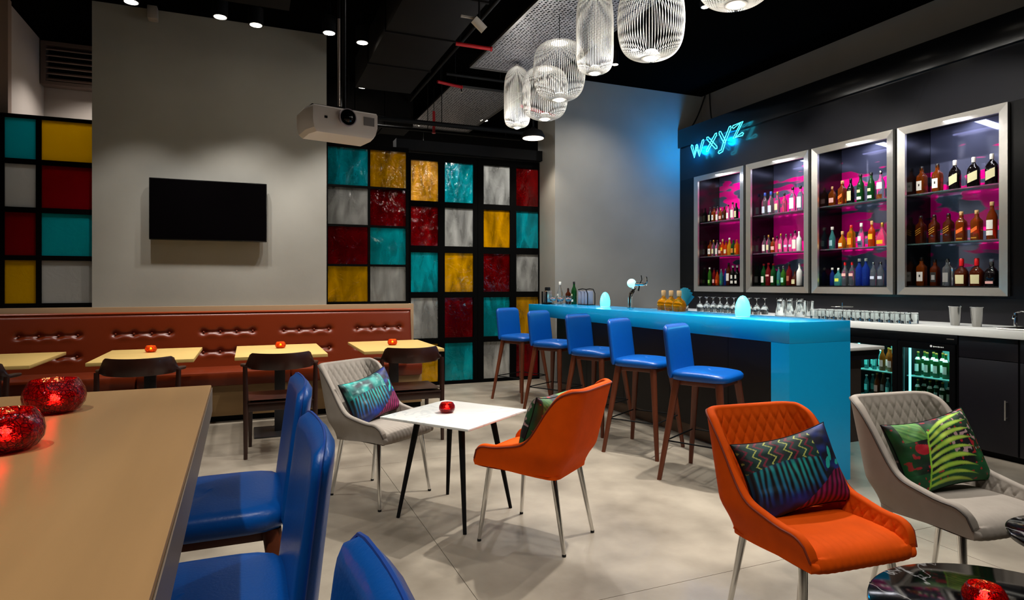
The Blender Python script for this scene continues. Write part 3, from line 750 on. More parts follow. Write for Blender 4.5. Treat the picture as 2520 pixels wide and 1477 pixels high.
stool_back(st, .198, .70, 1.065, .026, .018, .045)
for sx_ in (-1, 1):
    for sy_, fy in ((-1, -.235), (1, .225)):
        tp = Vector((sx_*.165, sy_*.150, .69)); ft = Vector((sx_*.262, fy, 0)); b = MB()
        d = (ft-tp); rings = []
        for q in range(7):
            f = q/6; w = .024*(1-.42*f); p = tp+d*f
            rings.append([p+Vector((x*.9, y*1.05, 0)) for x, y in rsq(w, w, 12, 3.5)])
        b.loft(rings); b.build('leg', m_walnut, st, smooth=50)
zf = .27; fr_ = 1-zf/.69
def lp(sx_, sy_):
    tp = Vector((sx_*.165, sy_*.150, .69)); ft = Vector((sx_*.262, -.235 if sy_ < 0 else .225, 0)); return tp+(ft-tp)*fr_
co = [lp(-1, -1), lp(1, -1), lp(1, 1), lp(-1, 1)]
for q in range(4):
    b = MB(); b.cyl(co[q], co[(q+1) % 4], .0055, n=8); b.build('footrest_bar', m_black, st)
b = MB(); b.bb(-.165, .165, -.16, .16, .655, .692, .005); b.build('seat_frame', m_walnut, st)
g_ang = math.radians(-151.9)
SP = [(2.957, 3.556, 'blue leather bar stool nearest the camera at the blue bar'), (2.98, 4.35, 'second blue bar stool from the near end of the bar'),
      (3.005, 5.14, 'middle blue bar stool of the five along the bar'), (3.01, 6.02, 'fourth blue bar stool along the bar, second from the glass door'),
      (2.985, 6.88, 'farthest blue bar stool, beside the coloured glass door')]
for i, (x, y, lb) in enumerate(SP):
    if i == 0: st.location = (x, y, 0); st.rotation_euler.z = g_ang; st['label'] = lb
    else: dup(st, (x, y, 0), g_ang+(.05, -.04, .03, -.03)[i-1], lb)
FS = [(-.095, 2.0, 'blue leather stool at the far end of the tall counter table'), (-.112, 1.335, 'middle blue leather stool at the tall counter table'), (-.118, .575, 'blue leather stool nearest the camera, only its back top showing')]
for x, y, lb in FS: dup(st, (x, y, 0), PI/2, lb, 'blue leather stools at the tall counter table')

# ------------------------------------------------------------------ tall counter table
tt = thing('counter_table', 'tall light oak counter table in the left foreground', 'table', (-.70, .85, 0), math.radians(.7))
b = MB(); b.bb(-.70, .605, -1.75, 1.365, .945, 1.03, .003); tp_ = b.build('tabletop', m_tabletop, tt)
b = MB(); b.bb(.6055, .608, -1.745, 1.36, .948, 1.022); b.build('edge_band', m_tableedge, tt, smooth=0)
for yy in (-1.45, 1.05):
    b = MB(); b.bb(-.45, .28, yy-.05, yy+.05, .0, .945, .004); b.build('leg_panel', m_tableedge, tt)

# ------------------------------------------------------------------ velvet chairs
def velvet_chair(mat, pip, nm):
    t = thing('velvet_chair', '', 'chair', (0, 0, 0), 0, nm)
    # plan path of the shell: front right -> back -> front left
    yb, rc, hw, yf = -.255, .105, .245, .265
    segs = [('l', (hw, yf), (hw, yb+rc)), ('a', (hw-rc, yb+rc), 0), ('l', (hw-rc, yb), (-hw+rc, yb)), ('a', (-hw+rc, yb+rc), 1), ('l', (-hw, yb+rc), (-hw, yf))]
    path = []
    for s_ in segs:
        if s_[0] == 'l':
            p, q = Vector((*s_[1], 0)), Vector((*s_[2], 0)); n = max(2, int((q-p).length/.006)); d = (q-p).normalized(); nr = Vector((-d.y, d.x, 0))*-1
            path += [(p.lerp(q, i/n), nr) for i in range(n)]
        else:
            n = 40; c = Vector((*s_[1], 0))
            for i in range(n):
                a = -PI/2*i/n if s_[2] == 0 else -PI/2-PI/2*i/n
                nr = Vector((math.cos(a), math.sin(a), 0)); path.append((c+nr*rc, nr))
    path.append((Vector((-hw, yf, 0)), Vector((-1, 0, 0))))
    path = [(p, (n if n.dot(p-Vector((0, 0, 0))) > 0 else -n)) for p, n in path]
    N = len(path)
    def ss(a, b_, x): x = min(1, max(0, (x-a)/(b_-a))); return x*x*(3-2*x)
    S_ = [0]
    for i in range(1, N): S_.append(S_[-1]+(path[i][0]-path[i-1][0]).length)
    LT = S_[-1]
    def ztop(i):
        s_ = min(S_[i], LT-S_[i])        # distance from the front tip
        z = .432+.072*math.sqrt(1-(1-min(1, s_/.075))**2)+.026*ss(.10, .30, s_)
        z += .258*ss(.20, .455, s_)**2.6+.038*ss(.41, .50, s_)
        return z
    def pos(i, f, inner):
        p, n = path[i]; s_ = min(S_[i], LT-S_[i]); zt = ztop(i); zb = .398-.028*ss(.1, .5, s_)
        z = zb+(zt-zb)*f
        bk = ss(.2, .55, s_)                       # back-ness
        h = max(0, z-.45)
        off = -.055*(1-ss(0, .14, z-zb))*(.35+.65*bk)          # tuck under
        flare = h*.035
        lean = -h*.22*bk
        q = p+n*(off+flare)+Vector((0, lean, 0))
        if inner:
            th = .042-.008*f
            q = q-n*th
        return Vector((q.x, q.y, z))
    NV = 62
    b = MB()
    b.grid(lambda u, v: pos(round(u*(N-1)), v, False), N, 26)
    def inner(u, v):
        i = round(u*(N-1)); zt = ztop(i); p = pos(i, v, True)
        if p.z < .44: return p
        sv = S_[i]-LT/2; zz = p.z; d = 0
        for sg in (1, -1):
            w = (sv+sg*(zz-.47)*.56)/.047; w = abs(w-round(w))*.047
            d += math.exp(-(w/.0045)**2)
        edge = min(1, max(0, (zt-zz)/.03))
        return p+path[i][1]*(.0065*min(1, d)*edge)-path[i][1]*.004*edge
    b.grid(inner, N, NV)
    # rolled top edge and front tips
    n0 = 9
    def rim(u, v):
        i = round(u*(N-1)); a = pos(i, 1, False); c = pos(i, 1, True); m_ = (a+c)/2; r = (a-c)/2; t_ = PI*v
        return m_+r*math.cos(t_)+Vector((0, 0, r.length*.8*math.sin(t_)))
    b.grid(rim, N, n0)
    for u_ in (0, 1): b.add([rim(u_, k/8) for k in range(9)], [tuple(range(9))])
    for i in (0, N-1):
        def tip(u, v, i=i):
            a = pos(i, v, False); c = pos(i, v, True); q = a.lerp(c, u); return q+Vector((0, .018*math.sin(PI*u)*math.sin(PI*min(1, v*1.0))**.5, 0))
        b.grid(tip, 9, 14)
    b.grid(lambda u, v: pos(round(u*(N-1)), 0, False).lerp(Vector((0, pos(round(u*(N-1)), 0, False).y*.9, .392)), v), N, 4)
    b.build('shell', mat, t, smooth=70)
    b = MB(); b.tube([pos(i, 1, False)+path[i][1]*.001+Vector((0, 0, .001)) for i in range(0, N, 3)]+[pos(N-1, 1, False)], .0044, 6); o = b.build('piping', pip, t)
    # seat cushion : rolled over the front edge
    prof = [(-.205, .455), (-.12, .470), (0, .474), (.10, .476), (.18, .474), (.235, .466), (.268, .448), (.284, .424), (.282, .404), (.262, .392), (.15, .388), (-.2, .392)]
    PP = []
    for i in range(len(prof)-1):
        p0 = prof[max(i-1, 0)]; p1 = prof[i]; p2 = prof[i+1]; p3 = prof[min(i+2, len(prof)-1)]
        for q in range(6):
            t_ = q/6; PP.append(tuple(.5*((2*b_)+(-a+c)*t_+(2*a-5*b_+4*c-d)*t_*t_+(-a+3*b_-3*c+d)*t_**3) for a, b_, c, d in zip(p0, p1, p2, p3)))
    PP.append(prof[-1]); npf = len(PP)
    def seat(u, v):
        j = round(v*(npf-1)); y, z = PP[j]; x = (u-.5)*2; wx_ = .212
        wr = .0011*math.sin(x*46+math.sin(y*9)*1.5)*ss(.12, .26, y)*(1 if z > .395 else 0)
        cr = -.012*abs(x)**6 if y < .27 else 0
        k = 1+.02*ss(.2, .28, y)
        if y < -.135: k = min(1, (.13+math.sqrt(max(0, .075**2-(y+.135)**2)))/.205)
        return (x*wx_*k, y+wr*.8-(.02*abs(x)**8 if y > .2 else 0), z+cr*(1 if z > .44 else 0)+wr)
    b = MB(); b.grid(seat, 90, npf); b.build('seat', mat, t, smooth=70)
    b = MB(); b.bb(-.15, .15, -.14, .20, .372, .392); b.build('underframe', m_black, t, smooth=0)
    for (x, y, fx, fy) in ((-.19, .19, -.227, .235), (.19, .19, .227, .235), (-.15, -.16, -.178, -.235), (.15, -.16, .178, -.235)):
        b = MB(); b.tube([(fx, fy, .008), (x, y, .395)], [.0095, .0165], 14); lg = b.build('leg', m_chrome, t)
        b = MB(); b.cyl((fx, fy, 0), (fx, fy, .012), .0105, n=12); b.build('foot_cap', m_rubber, lg)
    return t
oc = velvet_chair(m_orange, m_pip_o, 'orange quilted velvet chairs')
gc = velvet_chair(m_greyf, m_pip_g, 'taupe quilted velvet chairs')
oc.location = (1.948, 1.781, 0); oc.rotation_euler.z = -3.225; oc['label'] = 'orange quilted velvet chair facing the camera, zigzag pillow on its seat'
o2 = dup(oc, (1.439, 3.085, 0), .649, 'orange velvet chair seen from behind, beside the white marble table')
gc.location = (2.733, 1.745, 0); gc.rotation_euler.z = -3.245; gc['label'] = 'taupe quilted velvet chair at the right edge holding a palm leaf pillow'
g2 = dup(gc, (.767, 4.087, 0), 3.745, 'taupe velvet chair behind the white marble table, blue pillow on its seat')

# ------------------------------------------------------------------ pillows (printed cloth)
def mixc(a, b_, t): t = min(1, max(0, t)); return tuple(x+(y-x)*t for x, y in zip(a, b_))
def hsh(i, j=0): return random.Random(i*7919+j*104729).random()
def vnoise(x, y):
    i, j = math.floor(x), math.floor(y); fx, fy = x-i, y-j; fx = fx*fx*(3-2*fx); fy = fy*fy*(3-2*fy)
    a = hsh(i, j)*(1-fx)+hsh(i+1, j)*fx; c = hsh(i, j+1)*(1-fx)+hsh(i+1, j+1)*fx; return a*(1-fy)+c*fy
NAVY = lin('0a0f2c'); BLU = lin('1238a0'); TEA = lin('1fc0b4'); CYA = lin('2c8fd0'); MAG = lin('a01860'); YEL = lin('d8e070'); RED = lin('c01428'); BLK = lin('05060a'); GRN = lin('0f6a2c'); LIM = lin('9ad838'); LEAF = lin('d8e060'); PUR = lin('3a1450')
def print_blue(u, v, zig=True):
    c = mixc(NAVY, BLU, vnoise(u*5, v*5)*1.3-.35)
    # brush strokes fanning down
    if .16 < v < .72 and u < .74:
        w = u*58+(v-.5)*14*(u-.4)+vnoise(u*14, v*3)*1.8; s_ = .5+.5*math.sin(w*1.9)
        base = mixc(BLU, TEA, (v-.25)*2.2+vnoise(u*4, v*2)*.5-.2); c = mixc(c, mixc(BLK, base, s_**1.4*1.3-.1), min(1, (v-.16)*6)*min(1, (.72-v)*8))
    if v > .60+.06*math.sin(u*4) and u < .80:
        if zig:
            c = mixc(BLK, lin('0c4a44'), vnoise(u*8, v*8)*1.2)
            z = abs(((v*7.5) % 1)*2-1)*.06; k = (u+z) % .155
            if k < .016: c = YEL if v < .98 else c
            elif .06 < k < .085: c = lin('8c1c3c')
        else: c = mixc(mixc(NAVY, TEA, vnoise(u*9, v*7)*1.5-.3), lin('9fe0d8'), vnoise(u*22, v*18)*1.4-.8)
    if v < .40*(u-.36)/.5+.04 and u > .36:
        s_ = .5+.5*math.sin((u*.9-v*.25)*120); c = mixc(lin('1a0418'), MAG, s_*.9+.1*vnoise(u*9, v*9))
    if u > .74 and v > .42:
        c = mixc(NAVY, BLU, vnoise(u*10, v*10)*1.4-.4)
        for (a, b_, r1, r2, an) in ((.80, .52, .055, .022, .9), (.86, .62, .06, .02, 1.3), (.93, .50, .04, .02, .3)):
            du, dv = u-a, (v-b_)*.66; x = du*math.cos(an)+dv*math.sin(an); y = -du*math.sin(an)+dv*math.cos(an)
            if (x/r1)**2+(y/r2)**2 < 1: c = TEA
    if u < .05 or u > .96: c = mixc(c, BLK, .6)
    return c
FR = []
for k in range(9):
    a0 = math.radians(62-k*13); FR.append(a0)
def print_palm(u, v):
    n = vnoise(u*7, v*6); c = mixc(BLK, GRN, n*1.6-.62)
    if v < .28: c = mixc(c, lin('117038'), .5)
    sp = vnoise(u*26, v*22)
    if u > .55 and v > .4 and sp > .72: c = mixc(c, lin('c8a0a0'), .8)
    if sp < .16: c = mixc(c, RED, .8)
    du, dv = u-.24, v-.60
    if (du/.085)**2+(dv/.085)**2 < 1 and dv < .05-du*.3: c = RED
    if .08 < u < .34 and v > .70: c = mixc(c, mixc(GRN, lin('7fc05a'), vnoise(u*30+v*30, v*4)), .85)
    # fronds : arcs from the stem
    for k in range(9):
        q = k/8; sx_, sy_ = .18+.17*q, .10+.66*q; ex, ey = .74+.18*q, -.02+.98*q
        t_ = (u-sx_)/(ex-sx_)
        if 0 < t_ < 1:
            yc = sy_+(ey-sy_)*t_+.105*math.sin(PI*min(1, t_*.9))*(1-.25*q)-.02*t_; wv = (.024+.012*hsh(k, 5))*math.sin(PI*min(1, .12+t_*.88))**.8+.002
            d = abs(v-yc)/wv
            if d < 1: c = mixc(mixc(LIM, LEAF, .2+.6*vnoise(u*9, k)), GRN, max(0, d-.35)*1.1+max(0, t_-.75)*2.5)
    ds = abs(u-(.18+.17*(v-.10)/.66))
    if ds < .009 and .06 < v < .80: c = LIM
    return c
def pillow_mesh(nm, fn, w, h, T, seed):
    nu, nv = 190, 130; vs = []; cols = []
    b = MB()
    def shape(u, v, s_):
        x, y = 2*u-1, 2*v-1
        ed = (1-abs(x)**2.6)*(1-abs(y)**2.6); th = T*max(0, ed)**.42
        th += (.006*(vnoise(u*6+seed, v*5)-.5)+.004*(vnoise(u*14, v*12+seed)-.5))*min(1, ed*4)
        pinch = 1-.09*(1-abs(y)**2)*abs(x)**3
        pv = 1-.15*(1-abs(x)**2)*abs(y)**3
        return (-x*w/2*pinch, s_*th, y*h/2*pv)
    for s_ in (1, -1): b.grid(lambda u, v: shape(u, v, s_), nu, nv)
    me = b.mesh(nm, M_attr(nm+'_print'), 80)
    at = me.color_attributes.new('print', 'FLOAT_COLOR', 'POINT'); flat = []
    for s_ in (1, -1):
        for j in range(nv):
            for i in range(nu):
                c = fn(i/(nu-1), j/(nv-1)) if s_ == 1 else mixc(fn(1-i/(nu-1), j/(nv-1)), BLK, .5); flat += [c[0]*.8, c[1]*.8, c[2]*.8, 1]
    at.data.foreach_set('color', flat)
    b2 = MB(); b2.tube([(-(2*u-1)*w/2*(1-.09*(1-abs(2*v-1)**2)*abs(2*u-1)**3), 0, (2*v-1)*h/2*(1-.15*(1-abs(2*u-1)**2)*abs(2*v-1)**3)) for u, v in
        [(k/20, 0) for k in range(20)]+[(1, k/14) for k in range(14)]+[(1-k/20, 1) for k in range(20)]+[(0, 1-k/14) for k in range(14)]], .003, 5, closed=True)
    return me, b2.mesh(nm+'_piping', m_black, 60)
PB = pillow_mesh('zigzag_pillow', lambda u, v: print_blue(u, v, True), .44, .31, .065, 3)
PB2 = pillow_mesh('blue_pillow', lambda u, v: print_blue(u, v, False), .44, .31, .065, 5)
PP_ = pillow_mesh('palm_pillow', print_palm, .44, .32, .068, 9)
def pillow(me, chair, lx, ly, lz, lean, roll, label, yaw=0):
    o = link('throw_pillow', me[0]); tag(o, label, 'pillow')
    mw = Matrix.Translation(chair.location) @ Matrix.Rotation(chair.rotation_euler.z, 4, 'Z')
    o.matrix_world = mw @ Matrix.Translation((lx, ly, lz)) @ Matrix.Rotation(yaw, 4, 'Z') @ Matrix.Rotation(lean, 4, 'X') @ Matrix.Rotation(roll, 4, 'Y')
    p = link('piping', me[1], o); return o
pillow(PB, oc, -.01, -.085, .612, math.radians(22), math.radians(9), 'dark blue zigzag and feather print pillow on the orange chair facing us', math.radians(-6))
pillow(PP_, gc, -.02, -.085, .618, math.radians(22), math.radians(8), 'green palm leaf print pillow on the taupe chair at the right', math.radians(-6))
pillow(PB2, g2, -.02, -.085, .612, math.radians(22), math.radians(10), 'blue and magenta print pillow on the taupe chair behind the marble table')
pillow(PP_, o2, -.0, -.045, .618, math.radians(18), math.radians(3), 'green palm leaf print pillow peeking out of the orange chair seen from behind', math.radians(0))

# ------------------------------------------------------------------ small tables
t = thing('side_table', 'square white marble table on four splayed black legs', 'table', (1.1245, 3.576, 0), math.radians(36.2))
b = MB(); b.bb(-.31, .31, -.31, .31, .576, .59, .003); b.build('tabletop', m_white_marble, t)
b = MB(); b.bb(-.16, .16, -.16, .16, .56, .576); b.build('mounting_plate', m_black, t, smooth=0)
for x in (-1, 1):
    for y in (-1, 1):
        b = MB(); b.tube([(x*.237, y*.237, 0), (x*.155, y*.155, .568)], [.010, .019], 14); b.build('leg', m_black, t)
def round_table(x, y, R, z, label):
    t = thing('round_table', label, 'table', (x, y, 0), .6)
    b = MB(); b.lathe([(R-.016, z-.018), (R-.003, z-.016), (R, z-.009), (R-.002, z-.002), (R-.006, z), (.0001, z)], 72); b.build('tabletop', m_black_marble, t)
    b = MB(); b.cyl((0, 0, .015), (0, 0, z-.018), .03, n=20); b.build('column', m_black, t)
    b = MB(); b.lathe([(R*.7, 0), (R*.7, .01), (.04, .02)], 40); b.build('base', m_black, t)
RT = (1.80, .955, .5)
round_table(1.80, .955, .36, .5, 'round black marble table with a red candle in the right foreground')
round_table(2.60, 1.16, .27, .5, 'round black marble table cut by the right edge')

# ------------------------------------------------------------------ votives
def votive(loc, R, mat, label, lit, group):
    t = thing('candle_votive', label, 'candle holder', loc, hsh(int(loc[0]*1000))*6, group)
    pr = [(.55, 0), (.80, .10), (.96, .32), (1, .55), (.95, .80), (.82, 1.02), (.74, 1.12), (.70, 1.12), (.76, 1.0), (.88, .80), (.93, .55), (.88, .32), (.72, .14), (.45, .07), (.0001, .07)]
    b = MB(); b.lathe([(r*R, z*R*1.08) for r, z in pr], 40); b.build('glass_bowl', mat, t, smooth=60)
    b = MB(); b.cyl((0, 0, .075*R), (0, 0, .075*R+.018), min(.02, R*.5), n=18); b.build('tealight', m_wax, t)
    b = MB(); b.lathe([(.0001, 0), (.0045, .006), (.004, .012), (.0001, .022)], 10, (0, 0, .075*R+.02)); b.build('flame', m_flame, t)
    if lit: lamp('POINT', 'votive_light', (loc[0], loc[1], loc[2]+.075*R+.03), lit, (1, .55, .22), size=.008, parent=t)
votive((-.435, 1.50, 1.03), .064, m_votive_red, 'red mosaic votive nearest the left edge on the tall counter table', .8, 'red candle votives')
votive((-.451, 1.90, 1.03), .068, m_votive_red, 'red mosaic votive farther back on the tall counter table', .8, 'red candle votives')
votive((1.083, 3.61, .59), .048, m_votive_red, 'red mosaic votive on the white marble table', .4, 'red candle votives')
votive((1.775, 1.05, .5), .052, m_votive_red, 'red mosaic votive on the round black marble table', .6, 'red candle votives')
for x, y, lb in ((-.805, 6.38, 'on the table under the television'), (.27, 6.33, 'on the table in the middle of the bench'), (1.305, 6.22, 'on the table nearest the glass door')):
    votive((x, y, .75), .048, m_votive_or, 'small orange mosaic votive '+lb, .35, 'orange candle votives on the bench tables')

# ------------------------------------------------------------------ bottles
def GL(name, col, trans=.85, rough=.06): return M('glass_'+name, col, rough, trans=trans, ior=1.35)
gA = GL('amber', 'a04a10', .7); gAd = GL('dark_amber', '5a2208', .55); gK = M('glass_black', '0a0608', .08); gC = GL('clear', 'eef4f6', .95)
gG = GL('green', '1c5a28', .6); gGl = GL('bright_green', '4f9a2e', .7); gBl = GL('blue', '2a50c0', .75); gR = GL('red', '8e1420', .6); gO = GL('orange', 'd8500e', .6)
gY = GL('yellow', 'd8b020', .6); gP = GL('pink', 'e87aa0', .8); gTe = GL('teal', '58b8b8', .7); gW = M('glass_white', 'e6e6e0', .25); gGo = GL('gold', 'e0920e', .75)
lW = M('label_white', 'e8e2d8', .6); lC = M('label_cream', 'd8cfa0', .6); lK = M('label_black', '15120f', .6); lG = M('label_gold', 'c08a30', .4, metal=.5); lP = M('label_pink', 'e8b0a8', .6); lGr = M('label_green', '2c7a40', .6)
cK = M('cap_black', '0c0c0c', .4); cW = M('cap_white', 'e6e2d8', .4); cR = M('cap_red_wax', 'c8141c', .35); cG = M('cap_gold', 'b98a3c', .35, metal=.7); cB = M('cap_blue', '3050b0', .4); cT = M('cork', 'c29a66', .7); cS = m_chrome
mark = M('label_print', '2a2420', .6)
PF = {  # (profile r,z as fraction of height ; exponent ; sy)
 'round': ([(.115, 0), (.128, .012), (.128, .56), (.115, .64), (.06, .74), (.044, .80), (.044, .93)], 2, 1),
 'wine':  ([(.112, 0), (.122, .012), (.122, .58), (.10, .68), (.052, .78), (.045, .84), (.045, .95)], 2, 1),
 'square': ([(.125, 0), (.135, .012), (.135, .60), (.125, .66), (.07, .73), (.05, .78), (.05, .92)], 6, 1),
 'flask': ([(.16, 0), (.17, .015), (.175, .50), (.16, .62), (.10, .72), (.05, .78), (.05, .90)], 4, .55),
 'squat': ([(.19, 0), (.205, .02), (.215, .40), (.20, .52), (.12, .62), (.06, .68), (.055, .86)], 3.4, .7),
 'slim':  ([(.095, 0), (.105, .012), (.105, .60), (.085, .70), (.045, .80), (.040, .94)], 2, 1),
 'taper': ([(.11, 0), (.12, .015), (.135, .30), (.125, .52), (.07, .68), (.045, .78), (.045, .92)], 2, 1),
 'orb':   ([(.27, 0), (.30, .03), (.315, .28), (.27, .44), (.12, .57), (.075, .64), (.07, .80)], 2, 1),
 'bell':  ([(.18, 0), (.20, .02), (.205, .30), (.17, .46), (.10, .58), (.055, .66), (.05, .82)], 2, 1),
}
# kind: profile, height, glass, cap, cap(r,h), labels[(z0,z1,mat,half angle,slant)], words
K = {
 'bourbon': ('square', .285, gA, cK, (.055, .13), [(.16, .48, lW, .62, 0), (.30, .38, mark, .16, 0)], 'square amber whisky bottle with white label and black cap'),
 'darkflask': ('flask', .29, gK, cW, (.058, .16), [(.22, .50, lC, .70, .10)], 'broad dark bottle with cream slanted label and white cap'),
 'slant': ('square', .285, gAd, cK, (.055, .10), [(.34, .37, lG, .62, .10), (.41, .44, lG, .62, .10), (.48, .51, lG, .62, .10)], 'tall dark amber bottle with slanted gold stripes'),
 'slantgold': ('square', .285, gA, cT, (.06, .12), [(.30, .42, M('label_orange', 'e0641a', .5), .62, .10), (.08, .12, lG, .55, 0)], 'tall amber bottle with slanted orange label and pale stopper'),
 'scotch': ('wine', .34, gA, cT, (.05, .10), [(.28, .52, lW, .75, 0), (.12, .25, lW, .75, 0)], 'tall amber bottle with two white labels'),
 'redwax': ('squat', .255, gAd, cR, (.075, .26), [(.08, .40, lC, .62, 0)], 'squat bourbon bottle with red wax top and cream label'),
 'decanter': ('squat', .25, gK, gC, (.07, .20), [(.08, .17, lP, .60, 0)], 'squat black decanter with pink label and glass stopper'),
 'blacklabel': ('square', .26, gAd, cK, (.055, .13), [(.14, .50, lK, .62, 0), (.22, .40, M('label_grey', '8a8884', .6), .4, 0)], 'square dark whisky bottle with black and grey label'),
 'clearsq': ('square', .26, gC, cK, (.055, .13), [(.14, .48, M('label_grey', '8a8884', .6), .62, 0)], 'square clear bottle with grey label'),
 'vodka': ('round', .30, gC, cB, (.05, .13), [(.12, .40, M('label_frost', 'cdd6e8', .5), .7, 0)], 'clear vodka bottle with frosted label and blue cap'),
 'vodka2': ('round', .31, gC, cK, (.05, .11), [(.14, .56, lW, .9, 0)], 'clear spirit bottle with large white label'),
 'rum': ('round', .28, gC, cG, (.05, .13), [(.18, .46, lC, .7, 0)], 'clear rum bottle with cream label and gold cap'),
 'pink': ('round', .25, gP, cK, (.05, .14), [], 'pink spirit bottle with black cap'),
 'cognac': ('flask', .24, gA, cT, (.05, .12), [(.2, .42, lP, .6, 0)], 'rounded amber cognac bottle with pale label'),
 'cream': ('round', .29, gK, cK, (.05, .10), [(.14, .50, lC, .75, 0)], 'black bottle with cream label'),
 'champ': ('wine', .31, gG, cK, (.05, .10), [(.12, .22, lW, .75, 0), (.36, .46, lC, .5, 0)], 'dark green bottle with white lower label'),
 'bluetop': ('round', .31, gC, cS, (.05, .12), [(.38, .60, lW, .9, 0), (.05, .20, gA, .9, 0)], 'clear bottle with white label and amber base'),
 'tequila': ('taper', .26, gTe, cW, (.065, .13), [(.16, .40, M('label_ice', 'a8ccd4', .5), .6, 0)], 'pale blue tequila bottle with white stopper'),
 'reposado': ('bell', .22, gGo, cT, (.07, .16), [(.12, .30, lC, .5, 0)], 'squat golden tequila bottle with cork ball'),
 'anejo': ('orb', .205, gGo, cT, (.105, .24), [], 'squat golden tequila bottle with cork ball'),
 'gold': ('square', .26, gGo, cR, (.06, .12), [(.16, .44, M('label_amber', 'd89018', .5), .55, 0)], 'golden spirit bottle with amber label'),
 'silver': ('taper', .27, gC, cW, (.055, .14), [(.10, .22, M('label_navy', '1c2850', .6), .7, 0), (.28, .46, lW, .6, 0)], 'clear bottle with white and navy labels'),
 'mescal': ('round', .28, gO, cT, (.05, .14), [(.30, .50, M('label_yellow', 'e8b010', .5), .7, 0)], 'orange spirit bottle with yellow label'),
 'magenta': ('bell', .28, gP, cG, (.055, .16), [(.10, .24, M('label_yellow', 'e8b010', .5), .6, 0)], 'pink bell shaped bottle with gold stopper'),
 'bluegin': ('round', .32, gBl, cW, (.05, .10), [], 'tall blue gin bottle with white cap'),
 'smallblue': ('round', .22, gBl, cW, (.06, .12), [], 'small dark blue bottle with white cap'),
 'lemon': ('squat', .23, gTe, cW, (.055, .13), [(.22, .38, M('label_lemon', 'd8e050', .5), .5, 0)], 'pale bottle with lemon yellow label'),
 'redcapv': ('round', .28, gC, cR, (.05, .13), [(.40, .52, lP, .9, 0)], 'clear vodka bottle with red cap'),
 'clear': ('round', .27, gC, cS, (.05, .12), [(.28, .40, M('label_frost', 'cdd6e8', .5), .8, 0)], 'clear spirit bottle with silver cap'),
 'vermouth': ('wine', .30, gG, cR, (.05, .08), [(.14, .42, lW, .75, 0)], 'green vermouth bottle with white label'),
 'redverm': ('wine', .31, gR, cR, (.05, .08), [(.40, .48, lP, .8, 0)], 'dark red vermouth bottle'),
 'pastis': ('slim', .28, gGl, cW, (.05, .10), [(.12, .30, M('label_lime', '9ad060', .6), .8, 0)], 'slim green liqueur bottle'),
 'aper': ('taper', .24, gO, cK, (.05, .10), [(.14, .36, M('label_orange2', 'd84a18', .5), .7, 0)], 'bright orange aperitif bottle'),
 'redliq': ('slim', .27, gR, cK, (.05, .10), [(.14, .34, lP, .8, 0)], 'slim red liqueur bottle'),
 'teal': ('slim', .25, gTe, cS, (.05, .10), [(.10, .30, lGr, .8, 0)], 'slim teal liqueur bottle'),
 'blueliq': ('slim', .25, gBl, cS, (.05, .10), [], 'slim blue liqueur bottle'),
 'tallbrown': ('slim', .34, gAd, cK, (.045, .08), [(.20, .52, lW, .9, 0)], 'tall brown bottle with long white label'),
 'whitedia': ('wine', .29, gK, cW, (.05, .10), [(.34, .52, lW, .5, 0), (.10, .24, lW, .7, 0)], 'dark bottle with diamond shaped white label'),
 'yellowliq': ('taper', .30, gY, cW, (.05, .10), [], 'pale yellow liqueur bottle'),
 'jager': ('square', .26, gG, cK, (.05, .12), [(.16, .44, M('label_ember', 'c87a30', .6), .6, 0)], 'square green bottle with orange label'),
 'cointreau': ('square', .25, gO, cK, (.055, .12), [(.16, .42, lC, .6, 0)], 'square orange liqueur bottle'),
 'malibu': ('round', .29, gW, cW, (.05, .12), [], 'opaque white coconut bottle'),
 'ouzo': ('round', .28, gC, cK, (.05, .10), [(.14, .48, lW, .8, 0)], 'clear bottle with white label and black cap'),
 'triangle': ('bell', .22, gAd, cK, (.05, .14), [(.10, .36, lC, .55, 0)], 'low bell shaped bottle with cream label'),
 'gin': ('round', .26, gGl, cS, (.055, .14), [(.16, .40, M('label_mint', '9adcc0', .5), .7, 0)], 'green gin bottle with mint label'),
 'campari': ('round', .30, gR, gC, (.05, .12), [(.20, .42, M('label_rust', 'a85a40', .6), .5, 0)], 'deep red bitter bottle with clear stopper'),
 'beer': ('wine', .23, gG, cG, (.05, .06), [(.18, .48, lW, .7, 0), (.66, .76, lW, 1.2, 0)], 'green beer bottle with white label'),
 'alebrown': ('wine', .23, gA, cG, (.05, .06), [(.18, .46, lP, .7, 0)], 'brown beer bottle with pale label'),
 'tonic': ('slim', .2, gTe, cW, (.06, .06), [(.2, .5, M('label_aqua', '7ad8d0', .5), .9, 0)], 'small teal mixer bottle'),
}
BMESH = {}
